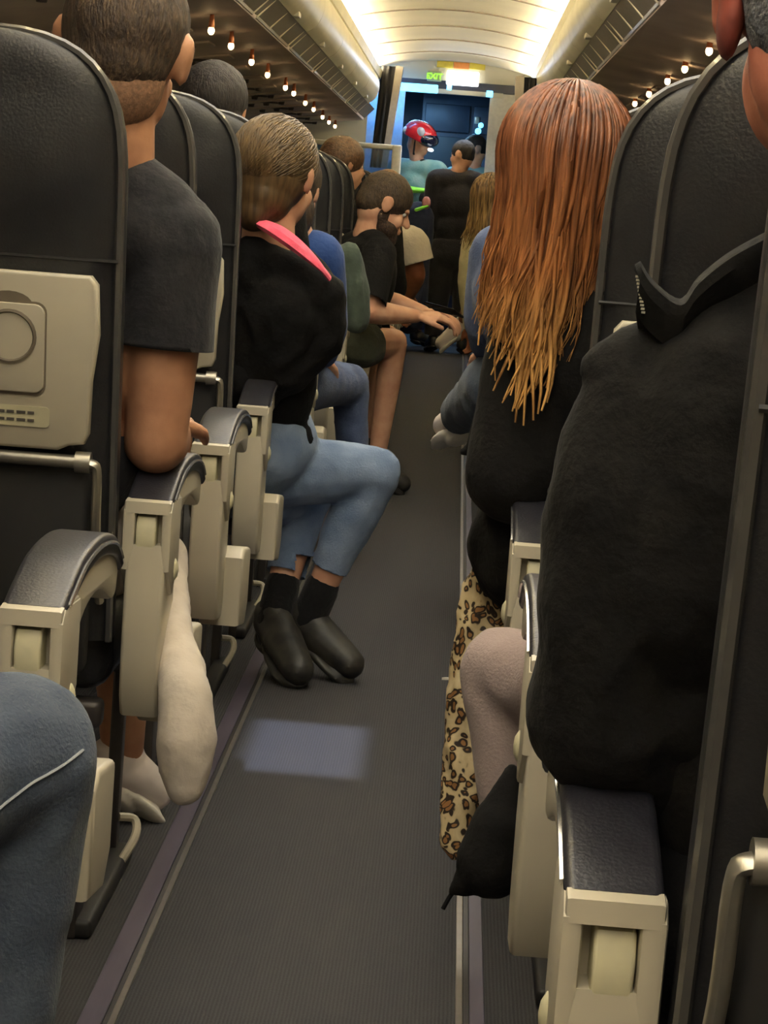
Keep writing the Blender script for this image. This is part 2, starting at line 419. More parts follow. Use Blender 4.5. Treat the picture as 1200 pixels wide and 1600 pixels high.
# cove lamps and cornices
for s in (-1, 1):
    nm = 'left' if s < 0 else 'right'
    t = thing('cove_light', 'long warm white cove light along the %s edge of the ceiling' % nm, 'light', (s*.59, 8, 2.05))
    bm = bmesh.new(); box(bm, s*.605-.014, s*.605+.014, Y0, 17.5, 2.042, 2.066, .004, 2); obj('lamp_tube', bm, M['cove'], t)
    pts = [(s*.600, 1.985), (s*.562, 2.005), (s*.552, 2.06), (s*.560, 2.066), (s*.572, 2.036), (s*.63, 2.034), (s*.64, 2.09), (s*.70, 2.2), (s*.75, 2.2), (s*.75, 1.985)]
    bm = bmesh.new(); prism(bm, pts, 'y', Y0, 17.5); trim(bm, M['cabin'], smooth=False)
    bm = bmesh.new(); prism(bm, [(s*.605, 2.10), (s*.66, 2.06), (s*.75, 2.2), (s*.75, 2.23), (s*.605, 2.14)], 'y', Y0, 17.5); trim(bm, M['ceil'], smooth=False)
    # bin underside: sloped service panel
    bm = bmesh.new(); prism(bm, [(s*.66, 1.70), (s*.665, 1.685), (s*1.25, 1.60), (s*1.72, 1.52), (s*1.8, 1.62), (s*.7, 1.72)], 'y', Y0, 17.3); trim(bm, M['under'], smooth=False)
    bm = bmesh.new(); prism(bm, [(s*.60, 1.985), (s*1.7, 1.985), (s*1.7, 2.3), (s*.74, 2.3), (s*.74, 1.99)], 'y', Y0, 17.4); trim(bm, M['cabin'], smooth=False)
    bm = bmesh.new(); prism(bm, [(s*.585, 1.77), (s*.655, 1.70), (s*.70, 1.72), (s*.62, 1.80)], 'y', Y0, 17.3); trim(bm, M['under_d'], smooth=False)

# overhead bins: bulging door per section
ordw = ['nearest', 'second', 'third', 'fourth', 'fifth', 'sixth', 'seventh', 'eighth', 'ninth', 'tenth', 'eleventh', 'twelfth', 'thirteenth', 'fourteenth', 'fifteenth', 'sixteenth', 'seventeenth', 'eighteenth', 'nineteenth', 'twentieth', 'twenty first', 'twenty second']
face = smooth_pts([(.588, 0, 1.765), (.545, 0, 1.80), (.522, 0, 1.86), (.524, 0, 1.92), (.548, 0, 1.97), (.585, 0, 1.99)], 5)
for s in (-1, 1):
    nm = 'left' if s < 0 else 'right'
    BL = 1.59; i = 0
    proto = thing('overhead_bin', '', 'overhead bin', (0, 0, 0), 'overhead bins on the %s side' % nm)
    bm = bmesh.new(); pts = [(s*p.x, p.z) for p in face] + [(s*.75, 1.99), (s*.75, 1.80)]
    prism(bm, pts, 'y', 0.004, BL-.004); obj('bin_door', bm, M['bin'], proto)
    bm = bmesh.new(); prism(bm, [(s*.62, 1.79), (s*.75, 1.78), (s*1.7, 1.66), (s*1.7, 1.98), (s*.62, 1.98)], 'y', .002, BL-.002); obj('bin_body', bm, M['bin'], proto, smooth=False)
    bm = bmesh.new(); box(bm, s*.575-.014, s*.575+.014, BL/2-.05, BL/2+.05, 1.762, 1.785, .006, 2); lt = obj('latch', bm, M['bin'], proto)
    # bright grab rail under the bin with little brackets
    bm = bmesh.new(); tube(bm, [(s*.662, .03, 1.697), (s*.662, BL-.12, 1.697)], .0085, 6); obj('grab_rail', bm, M['rail'], proto)
    for yy in (.03, .56, 1.02, BL-.12):
        bm = bmesh.new(); tube(bm, smooth_pts([(s*.662, yy, 1.697), (s*.648, yy, 1.712), (s*.60, yy+.02, 1.765)], 3), .0085, 6); obj('rail_bracket', bm, M['rail'], proto)
    y = -1.2; first = True
    while y + BL < 17.35:
        lab = 'cream overhead bin on the %s side, %s one ahead of the camera' % (nm, ordw[max(0, i-1)]) if i > 0 else 'cream overhead bin on the %s side above the camera' % nm
        if first: proto.location = (0, y, 0); proto['label'] = lab; first = False
        else: dup(proto, (0, y, 0), lab)
        y += BL; i += 1
# service units: small vents and dark spots below the bins
for s in (-1, 1):
    nm = 'left' if s < 0 else 'right'
    lab = 'grey service panel with air vents under the %s bins' % nm
    p = thing('service_panel', lab, 'panel', (0, 0, 0), 'service panels under the %s bins' % nm)
    def zz(x): return 1.685 - (abs(x)-.665)*.1453 if abs(x) < 1.25 else 1.6-(abs(x)-1.25)*.17
    bm = bmesh.new(); box(bm, -.17, .17, -.11, .11, -.006, .004, .003, 2, Matrix.Translation((s*1.08, 0, zz(1.08)-.003)) @ Matrix.Rotation(s*.144, 4, 'Y')); obj('panel_plate', bm, M['under'], p)
    for dx in (.0, .09, .18):
        bm = bmesh.new(); bmesh.ops.create_cone(bm, cap_ends=True, segments=14, radius1=.016, radius2=.021, depth=.02, matrix=Matrix.Translation((s*(1.0+dx), .03, zz(1.0+dx)-.015))); obj('air_vent', bm, M['under_d'], p)
    bm = bmesh.new(); box(bm, s*1.07-.06, s*1.07+.06, -.08, -.05, zz(1.07)-.016, zz(1.07)-.006, .003, 1); obj('sign_strip', bm, M['under_d'], p)
    for k in range(20):
        yy = 2.4+k*.76
        if yy > 17: break
        lab = 'grey service panel with air vents under the %s bins, %s from the camera' % (nm, ordw[k])
        if k == 0: p.location = (0, yy, 0); p['label'] = lab
        else: dup(p, (0, yy, 0), lab)
# reading bulbs, placed where their rays meet the underside
PL = [(330, 48), (361, 72), (393, 97), (418, 117), (446, 137), (459, 146), (477, 161), (490, 171), (504, 183), (514, 191), (526, 199)]
PR = [(1142, 52), (1108, 80), (1070, 108), (1043, 127), (1014, 147), (992, 162)]
for lst, nm, s in ((PL, 'left', -1), (PR, 'right', 1)):
    p = None
    for k, (px, py) in enumerate(lst):
        q = atz(px, py, 1.612 if s < 0 else 1.625)
        loc = (q.x, min(q.y, 17.0), q.z)
        if s < 0: lab = 'small glowing warm bulb in the row under the left bins, %s from the camera' % ordw[k]
        else: lab = 'small glowing warm bulb in the row under the right bins, %s from the camera' % ordw[k]
        if p is None:
            p = thing('reading_light', lab, 'light', (0, 0, 0), 'reading lights under the %s bins' % nm)
            bm = bmesh.new(); bmesh.ops.create_icosphere(bm, subdivisions=2, radius=.012, matrix=Matrix.Diagonal((1, 1, 1.25, 1))); obj('bulb', bm, M['bulb'], p)
            bm = bmesh.new(); bmesh.ops.create_cone(bm, cap_ends=True, segments=12, radius1=.011, radius2=.007, depth=.045, matrix=Matrix.Translation((0, 0, .033))); obj('socket', bm, M['socket'], p)
            p.location = loc
        else: dup(p, loc, lab)

# ------------------------------------------------------------------ front bulkhead and galley
def wallbox(name, x0, x1, y0, y1, z0, z1, m, bev=0):
    bm = bmesh.new(); box(bm, x0, x1, y0, y1, z0, z1, bev); return struct(obj(name, bm, m, smooth=False))
a = at(765, 150, YB); b_ = at(632, 145, YB)
DX0, DX1, DZ = at(630, 190, YB).x, at(762, 200, YB).x, at(700, 147, YB).z
wallbox('wall_front_right', DX1, 1.9, YB, YB+.05, 0, DZ+.03, M['lightgrey'])
wallbox('wall_front_header', -1.9, 1.9, YB-.02, YB+.05, DZ+.10, 2.4, M['cabin'])
wallbox('trim_header_recess', -.62, .55, YB+.0, YB+.06, DZ+.035, DZ+.10, M['galley'])
wallbox('trim_door_top', DX0-.16, DX1+.1, YB-.02, YB+.05, DZ, DZ+.035, M['cabin'])
wallbox('wall_front_left', -1.9, DX0-.03, YB, YB+.05, 0, DZ+.03, M['galley_l'])
wallbox('trim_door_left', DX0-.03, DX0, YB-.01, YB+.05, 0, DZ, M['galley_l'])
# galley room beyond
wallbox('wall_galley_left', -1.9, -.62, YB+.05, 21, 0, 2.3, M['galley_l'])
wallbox('wall_galley_back', -1.9, 1.9, 20.6, 20.7, 0, 2.3, M['galley'])
wallbox('wall_galley_right', .70, 1.9, YB+.05, 21, 0, 2.3, M['galley_k'])
wallbox('ceiling_galley', -1.9, 1.9, 17.6, 21, 2.3, 2.35, M['galley'])
t = thing('galley_cabinet', 'dark blue-grey galley cabinet seen through the front doorway', 'cabinet', (0.05, 19.8, 0))
bm = bmesh.new(); box(bm, -.28, .62, 19.6, 20.5, 0, 2.1, .01); obj('cabinet_body', bm, M['galley'], t, smooth=False)
for i, (z0, z1) in enumerate(((1.72, 1.95), (1.25, 1.68), (.75, 1.2), (.1, .7))):
    bm = bmesh.new(); box(bm, -.25, .13, 19.575, 19.6, z0, z1, .006); d_ = obj('cabinet_door', bm, M['galley_k' if i else 'galley'], t)
    bm = bmesh.new(); box(bm, .16, .59, 19.575, 19.6, z0, z1, .006); d_ = obj('cabinet_door', bm, M['galley'], t)
    bm = bmesh.new(); box(bm, .17, .21, 19.555, 19.575, (z0+z1)/2-.03, (z0+z1)/2+.03, .004); obj('handle', bm, M['silver'], d_)
t = thing('work_lamp', 'small blue-white work lamp shining in the galley', 'light', tuple(at(747, 205, 19.55)))
for dx, dz, r in ((0, 0, .035), (-.03, -.06, .045), (.02, .05, .03)):
    q = at(747, 205, 19.55); bm = bmesh.new(); bmesh.ops.create_icosphere(bm, subdivisions=2, radius=r*.8, matrix=Matrix.Translation(q+V((dx, 0, dz)))); obj('lens', bm, M['bluelamp'] if r < .04 else M['galley_l'], t)
t = None
# header sign, placards and lamps
hy = YB-.03
def plate(name, px0, px1, py0, py1, m, label, cat, Y=None, th=.02, bev=.004, group=None, rounded=False):
    Y = Y or hy
    p0 = at((px0+px1)/2, (py0+py1)/2, Y); s_ = Y/FPX
    w_, h_ = (px1-px0)*s_/2, (py1-py0)*s_/2
    bm = bmesh.new(); box(bm, p0.x-w_, p0.x+w_, Y-th, Y, p0.z-h_, p0.z+h_, bev, 3)
    return tag(obj(name, bm, m), label, cat, group)
plate('placard', 683, 708, 96, 106, M['yellow'], 'yellow placard left of the orange one above the doorway', 'sign')
plate('placard', 709, 733, 98, 108, M['orange'], 'orange placard between two yellow ones above the doorway', 'sign')
plate('placard', 734, 758, 99, 109, M['yellow'], 'yellow placard right of the orange one above the doorway', 'sign')
plate('ceiling_lamp', 698, 748, 112, 134, M['signlamp'], 'bright white rectangular lamp above the front doorway', 'light', th=.05, bev=.012)
ex = plate('exit_sign', 668, 690, 112, 127, M['greenbg'], 'small green exit sign left of the bright white lamp', 'sign', th=.02)
cu = D.curves.new('exit_text', 'FONT'); cu.body = 'EXIT'; cu.size = .062; cu.extrude = .003; cu.offset = .002; cu.align_x = 'CENTER'; cu.align_y = 'CENTER'
to = D.objects.new('tmp', cu); COL.objects.link(to); dg = bpy.context.evaluated_depsgraph_get()
me = D.meshes.new_from_object(to.evaluated_get(dg)); D.objects.remove(to)
q = at(679, 119.5, hy-.022); me.transform(Matrix.Translation(q) @ Matrix.Rotation(PI/2, 4, 'X'))
me.materials.clear(); o = link('lettering', me, M['green'], ex, False)
plate('blue_lamp', 624, 684, 131, 144, M['bluelamp'], 'long bright blue lamp left above the doorway', 'light', Y=YB-.01, bev=.008)
plate('blue_lamp', 698, 706, 132, 141, M['bluelamp'], 'small blue dot lamp under the white lamp', 'light', Y=YB-.01, bev=.008)
plate('blue_lamp', 760, 770, 142, 152, M['bluelamp'], 'small blue square lamp at the top right doorway corner', 'light', Y=YB-.01)
# curtains gathered at the ends of the bins
def curtain(label, top, bot, wt, wb, Y, edge_side):
    t = thing('curtain', label, 'curtain', (top[0], Y, bot[1]))
    bm = bmesh.new(); rows = []
    N, K = 14, 40
    for i in range(N+1):
        f = i/N; cx = top[0]*(1-f)+bot[0]*f; z = top[1]*(1-f)+bot[1]*f; wd = wt*(1-f)+wb*f
        ring = []
        for k in range(K):
            a_ = 2*PI*k/K
            rr = 1+.16*math.sin(a_*7)
            ring.append(bm.verts.new((cx+wd*math.cos(a_)*rr, Y+.07*math.sin(a_)*rr, z)))
        rows.append(ring)
    for i in range(N):
        for k in range(K): bm.faces.new((rows[i][k], rows[i][(k+1) % K], rows[i+1][(k+1) % K], rows[i+1][k]))
    bm.faces.new(rows[0][::-1]); bm.faces.new(rows[-1])
    obj('drape', bm, M['curtain'], t)
    e = edge_side; bm = bmesh.new()
    prism(bm, [(top[0]+e*wt*.9, top[1]+.01), (top[0]+e*(wt+.05), top[1]), (bot[0]+e*(wb+.035), bot[1]), (bot[0]+e*wb*.8, bot[1])], 'y', Y-.08, Y+.04, .006)
    obj('edge_panel', bm, M['curtain_e'], t)
YC = 17.45
tl = at(609, 104, YC); bl = at(588, 262, YC)
wallbox('wall_class_divider', -1.84, -.64, 17.38, 17.42, 1.30, 1.75, M['cabin'])
curtain('dark gathered curtain with grey edge at the end of the left bins', (tl.x, tl.z), (bl.x, bl.z), .055, .045, YC, 1)
YC = 14.1; tl = at(828, 122, YC); bl = at(820, 215, YC)
curtain('dark gathered curtain with grey edge at the end of the right bins', (tl.x, tl.z), (bl.x, bl.z), .040, .03, YC, -1)
# low partition with a glass pane, left of the doorway
t = thing('partition', 'low white-framed partition with blue glass behind the last left seats', 'partition', (at(600, 300, 17.2).x, 17.2, 0))
x0 = -1.7; x1 = at(626, 260, 17.2).x; zt = at(610, 226, 17.2).z
bm = bmesh.new(); box(bm, x0, x1, 17.15, 17.22, 0, .75, .01); box(bm, x0, x1, 17.15, 17.22, zt-.04, zt, .01); box(bm, x1-.07, x1, 17.14, 17.23, 0, zt, .012); obj('frame', bm, M['lightgrey'], t)
bm = bmesh.new(); box(bm, x0, x1-.05, 17.18, 17.19, .7, zt-.02); obj('glass_pane', bm, M['glass'], t, smooth=False)

# ------------------------------------------------------------------ seats
LEAN = .20
def by(z): return -.055 - (z-.62)*LEAN
def make_seat(s, label):
    t = thing('airplane_seat', label, 'seat', (s*.5, 0, 0), 'aisle seats')
    t.location = (0, 0, 0)
    cx = .515
    def sec(z):
        ZT0, ZT1 = 1.0, 1.238
        if z <= ZT0: k = 1
        else:
            u = min(1, (z-ZT0)/(ZT1-ZT0)); k = max(0, 1-u**4)**(1/3.3)
        return .225*k, .05*(k**.6) + .002
    zs = [.44, .46, .52, .6, .7, .8, .9, .96, 1.0, 1.03, 1.06, 1.09, 1.12, 1.145, 1.165, 1.185, 1.2, 1.212, 1.222, 1.23, 1.235, 1.2378]
    bm = bmesh.new(); rings = []
    K = 40
    for z in zs:
        w_, h_ = sec(z); ring = []
        bulge = .014*math.sin(max(0, min(1, (z-.96)/.2))*PI)
        for k in range(K):
            a_ = 2*PI*k/K; c, sn = math.cos(a_), math.sin(a_)
            ex_ = .38
            x = w_*math.copysign(abs(c)**ex_, c); y = h_*math.copysign(abs(sn)**(ex_+.25), sn)
            if sn < 0: y -= bulge*(1-(x/max(w_, .01))**2)
            ring.append(bm.verts.new((s*(cx+x), by(z)+.05+y, z)))
        rings.append(ring)
    for i in range(len(zs)-1):
        for k in range(K): bm.faces.new((rings[i][k], rings[i][(k+1) % K], rings[i+1][(k+1) % K], rings[i+1][k]))
    bm.faces.new(rings[0][::-1]); bm.faces.new(rings[-1])
    obj('backrest', bm, M['leather'], t)
    # piped edge all round the back outline
    pts = []
    for z in zs: w_, h_ = sec(z); pts.append(V((s*(cx-w_*.985), by(z)+.05-h_*.62, z)))
    for z in reversed(zs): w_, h_ = sec(z); pts.append(V((s*(cx+w_*.985), by(z)+.05-h_*.62, z)))
    bm = bmesh.new(); tube(bm, pts, .0055, 6); obj('edge_piping', bm, M['leather_edge'], t)
    # lumbar seam line
    bm = bmesh.new(); tube(bm, [(s*(cx-.222), by(.955)+.012, .955), (s*(cx-.15), by(.955)-.001, .955), (s*(cx+.15), by(.955)-.001, .955), (s*(cx+.222), by(.955)+.012, .955)], .0025, 5); obj('seam', bm, M['black'], t)
    # cushion
    bm = bmesh.new(); box(bm, *sorted((s*.292, s*.738)), 0.02, .50, .36, .47, .035, 4); obj('seat_cushion', bm, M['leather'], t)
    # literature pocket
    bm = bmesh.new(); box(bm, *sorted((s*.315, s*.715)), by(.55)-.03, by(.55)+.02, .40, .69, .015, 3); obj('seat_pocket', bm, M['black'], t)
    # tray table, tilted with the back
    def tf(v): return V((s*v[0], by(v[2]) + v[1], v[2]))
    def tprism(pts, y0, y1, bev, m, name, parent):
        bm = bmesh.new(); prism(bm, pts, 'y', y0, y1, bev, 3)
        for v in bm.verts: v.co = tf(v.co)
        return obj(name, bm, m, parent)
    out = [(.313, .925), (.322, .936), (.70, .936), (.712, .925), (.718, .86), (.706, .73), (.69, .712), (.62, .706), (.36, .706), (.345, .713), (.326, .716), (.320, .73), (.318, .80), (.310, .86)]
    tr = tprism(out, -.030, -.004, .005, M['plastic'], 'tray_table', t)
    def rr(x0, x1, z0, z1, r, n=5):
        P = []
        for (cx_, cz_, a0) in ((x1-r, z1-r, 0), (x0+r, z1-r, 90), (x0+r, z0+r, 180), (x1-r, z0+r, 270)):
            for i in range(n+1): a_ = math.radians(a0+90*i/n); P.append((cx_+r*math.cos(a_), cz_+r*math.sin(a_)))
        return P
    tprism(rr(.376, .470, .776, .898, .014), -.0315, -.028, .0, M['plastic_d'], 'cup_plate_gap', tr)
    tprism([(.425+.03*math.cos(i*PI/10), .894+.016*math.sin(i*PI/10)) for i in range(11)], -.0312, -.028, 0, M['plastic_d'], 'thumb_notch', tr)
    cp = tprism(rr(.378, .468, .780, .895, .013), -.036, -.029, .0015, M['plastic'], 'cup_plate', tr)
    circ = lambda r: [(.423+r*math.cos(2*PI*i/28), .852+r*math.sin(2*PI*i/28)) for i in range(28)]
    bm = bmesh.new()
    P1 = [tf(V((.423+.033*math.cos(2*PI*i/28), -.0365, .852+.033*math.sin(2*PI*i/28)))) for i in range(29)]
    tube(bm, P1, .0028, 5, cap=False); obj('cup_ring', bm, M['plastic_d'], tr)
    tprism(rr(.37, .60, .735, .762, .006), -.0318, -.028, 0, M['plastic_y'], 'placard', tr)
    for zc_ in (.7535, .7435):
        bm = bmesh.new(); x = .39
        random.seed(3)
        while x < .58:
            w_ = random.uniform(.006, .016); box(bm, x, x+w_, -.0330, -.0315, zc_-.0018, zc_+.0018); x += w_+.003
        for v in bm.verts: v.co = tf(v.co)
        obj('placard_print', bm, M['ink'], tr, smooth=False)
    # table arms: bar under the tray and two side arms
    bm = bmesh.new(); tube(bm, [(s*.335, by(.692)-.024, .692), (s*.70, by(.692)-.024, .692)], .009, 10)
    obj('table_bar', bm, M['silver'], t)
    for xa in (.308, .722):
        sg = 1 if xa < .5 else -1
        bm = bmesh.new(); tube(bm, smooth_pts([(s*(xa+sg*.028), by(.69)-.024, .692), (s*(xa+sg*.006), by(.69)-.024, .690), (s*xa, by(.68)-.022, .676), (s*xa, by(.6)-.02, .60), (s*(xa-.004), by(.5)-.0, .50)], 4), .011, 10, .6)
        bmesh.ops.create_cone(bm, cap_ends=True, segments=16, radius1=.014, radius2=.014, depth=.02, matrix=Matrix.Translation((s*(xa+sg*.018), by(.692)-.024, .692)) @ Matrix.Rotation(PI/2, 4, 'Y'))
        obj('table_arm', bm, M['silver'], t)
    # frame and legs
    bm = bmesh.new(); box(bm, *sorted((s*.30, s*.73)), .02, .06, .31, .35, .01); box(bm, *sorted((s*.30, s*.73)), .40, .44, .31, .35, .01); box(bm, *sorted((s*.45, s*.49)), .03, .43, .315, .345, .005); obj('seat_frame', bm, M['darkmetal'], t)
    for yy, y2 in ((.44, .43), (.06, .10)):
        bm = bmesh.new(); box(bm, *sorted((s*.322, s*.342)), min(yy, y2)-.012, max(yy, y2)+.012, 0, .33, .004); obj('leg', bm, M['darkmetal'], t)
    bm = bmesh.new(); tube(bm, smooth_pts([(s*.322, .43, .075), (s*.298, .44, .07), (s*.292, .41, .05), (s*.312, .36, .012)], 5), .007, 8); obj('foot_bracket', bm, M['plastic'], t)
    bm = bmesh.new(); box(bm, *sorted((s*.30, s*.335)), .05, .46, .0, .028, .008); obj('track_shoe', bm, M['black'], t)
    # armrest
    prof = [(.0, .575), (-.004, .50), (-.002, .42), (.010, .36), (.028, .332), (.085, .325), (.115, .36), (.125, .45), (.11, .575)]
    bm = bmesh.new(); prism(bm, prof, 'x', *sorted((s*.222, s*.276)), .006, 3); ar = obj('armrest', bm, M['plastic'], t)
    # U shaped hinge housing
    bm = bmesh.new()
    for x0, x1 in ((.216, .230), (.266, .283)): prism(bm, [(-.004, .622), (.0, .54), (.05, .50), (.10, .54), (.10, .632), (.01, .635)], 'x', *sorted((s*x0, s*x1)), .004, 2)
    prism(bm, [(-.004, .618), (-.004, .634), (.01, .637), (.10, .634), (.10, .61)], 'x', *sorted((s*.218, s*.281)), .003, 2)
    prism(bm, [(.03, .54), (.03, .62), (.09, .62), (.09, .54)], 'x', *sorted((s*.228, s*.270)), .001, 1)
    obj('hinge_housing', bm, M['plastic'], ar)
    bm = bmesh.new(); prism(bm, [(.0, .572), (-.004, .595), (.004, .613), (.05, .62), (.05, .56)], 'x', *sorted((s*.2375, s*.2645)), .003, 3); obj('hinge_tongue', bm, M['plastic_y'], ar)
    # moving arm (beige) and padded top
    low = smooth_pts([(.045, 0, .50), (.09, 0, .565), (.16, 0, .603), (.26, 0, .612), (.36, 0, .585), (.385, 0, .59)], 4)
    top = smooth_pts([(.395, 0, .615), (.36, 0, .637), (.26, 0, .650), (.15, 0, .648), (.06, 0, .63), (.04, 0, .60)], 4)
    bm = bmesh.new(); prism(bm, [(p.x, p.z) for p in low+top], 'x', *sorted((s*.222, s*.277)), .005, 2); obj('arm', bm, M['plastic'], ar)
    up = smooth_pts([(.008, 0, .637), (.05, 0, .652), (.13, 0, .672), (.24, 0, .676), (.34, 0, .662), (.402, 0, .628)], 5)
    dn = smooth_pts([(.402, 0, .612), (.35, 0, .636), (.25, 0, .650), (.15, 0, .648), (.06, 0, .632), (.008, 0, .628)], 5)
    bm = bmesh.new(); prism(bm, [(p.x, p.z) for p in up+dn], 'x', *sorted((s*.217, s*.281)), .007, 3); obj('arm_pad', bm, M['navy'], ar)
    bm = bmesh.new(); tube(bm, [(s*.2165, p.x, p.z-.010) for p in up[3:-2]], .0022, 5); obj('chrome_line', bm, M['chrome'], ar)
    # aisle-side box low on the armrest
    if s < 0:
      bm = bmesh.new(); prism(bm, [(.10, .31), (.10, .43), (.13, .445), (.24, .43), (.24, .33), (.20, .295)], 'x', *sorted((s*.190, s*.262)), .008, 3); obj('side_box', bm, M['plastic'], ar)
    bm = bmesh.new(); bmesh.ops.create_icosphere(bm, subdivisions=2, radius=.011, matrix=Matrix.Translation((s*.219, .06, .535)) @ Matrix.Diagonal((.8, 1, 1.6, 1))); obj('button', bm, M['plastic_y'], ar)
    return t
LY = [1.42, 2.19] + [3.03+.76*k for k in range(0, 18)]
RY = [1.38+.76*k for k in range(0, 20)]
for s, ys, nm in ((-1, LY, 'left'), (1, RY, 'right')):
    proto = None
    for i, yy in enumerate(ys):
        if yy > 16.4: break
        lab = 'black leather aisle seat with beige tray table and armrest, %s row on the %s side' % (ordw[i], nm)
        xo = 0.022 if s > 0 else (-.05 if i == 0 else 0)
        loc = (xo, yy, -.0 + .008*math.sin(i*2.1) if False else 0)
        if proto is None: proto = make_seat(s, lab); proto.location = loc; proto['group'] = 'aisle seats on the %s side' % nm
        else: dup(proto, loc, lab)
# ------------------------------------------------------------------ people
def frame(f, up=V((0, 0, 1)), roll=0.0):
    f = V(f).normalized(); r = f.cross(V(up)).normalized(); u = r.cross(f).normalized()
    if roll: q = Matrix.Rotation(roll, 3, f); r = q @ r; u = q @ u
    return r, f, u
def basis(r, f, u): return Matrix((r, f, u)).transposed()
def head_prims(c, fr, k=1.0):
    r, f, u = fr; B = basis(r, f, u); c = V(c)
    P = lambda x, y, z: c + r*x*k + f*y*k + u*z*k
    e = lambda x, y, z, a, b, d: ('e', P(x, y, z), (a*k, b*k, d*k), B)
    pr = [e(0, -.012, .028, .076, .094, .088), e(0, .02, -.045, .060, .066, .062), e(0, .055, -.082, .030, .028, .026),
          e(0, .072, .018, .046, .018, .014), e(.032, .062, -.03, .024, .02, .026), e(-.032, .062, -.03, .024, .02, .026),
          ('c', P(0, .082, .006), .010*k, P(0, .104, -.024), .014*k), e(0, .088, -.055, .024, .010, .006), e(0, .086, -.066, .021, .010, .007),
          e(0, -.03, -.03, .062, .06, .07)]
    for s in (-1, 1):
        pr += [e(s*.079, -.008, .004, .009, .020, .034), e(s*.084, -.016, .014, .007, .015, .020)]
    return pr
def hand_prims(w, dirn, pn, curl=.6, side=1, spread=.0):
    """palm and five separate fingers; dirn = towards fingers, pn = palm normal (curl side)"""
    d = V(dirn).normalized(); n = V(pn); n = (n-d*n.dot(d)).normalized(); s = d.cross(n)*side; w = V(w)
    pr = []
    for i in range(4):
        off = (i-1.5)*.020
        k0 = w + s*off*.6 + d*.02; k1 = w + d*(.088-.004*abs(i-1)) + s*off
        pr.append(('c', k0, .014, k1, .0125))
        L = (.040, .045, .042, .033)[i]; p = k1; a_ = curl*.7
        for j, (q, r_) in enumerate(((1, .0092), (.7, .0085), (.55, .0078))):
            v = d*math.cos(a_) + n*math.sin(a_); p2 = p + v*L*q
            pr.append(('c', p, r_, p2, r_*.93)); p = p2; a_ += curl
    t0 = w + d*.025 - s*.026; t1 = t0 + d*.035 - s*.028 + n*.012; t2 = t1 + d*.032 - s*.004 + n*.014
    pr += [('c', t0, .015, t1, .0115), ('c', t1, .011, t2, .0095)]
    return pr
def lerp(a, b, t): return V(a)*(1-t)+V(b)*t
def torso(J, g=0.0, bulk=1.0):
    pel, ch, nk, sl, sr_ = J['pelvis'], J['chest'], J['neck'], J['sl'], J['sr']
    sh = (sr_-sl).normalized(); up = (nk-pel).normalized(); fw = up.cross(sh).normalized(); sh = fw.cross(up).normalized(); B = basis(sh, fw, up)
    mid = lerp(pel, ch, .5)
    return [('e', pel, (.165*bulk+g, .115*bulk+g, .12+g), B), ('e', mid, (.145*bulk+g, .105*bulk+g, .14+g), B), ('e', ch, (.165*bulk+g, .11*bulk+g, .16+g), B),
            ('c', lerp(sl, sr_, .12), .062*bulk+g, lerp(sl, sr_, .88), .062*bulk+g), ('c', lerp(ch, nk, .6), .07+g, nk-up*.055, .056+g*.5), ('c', nk-up*.035, .044+g*.5, lerp(sl, nk, .25)+up*.01, .040+g), ('c', nk-up*.035, .044+g*.5, lerp(sr_, nk, .25)+up*.01, .040+g)]
def jv(J): return {k: V(v) for k, v in J.items()}
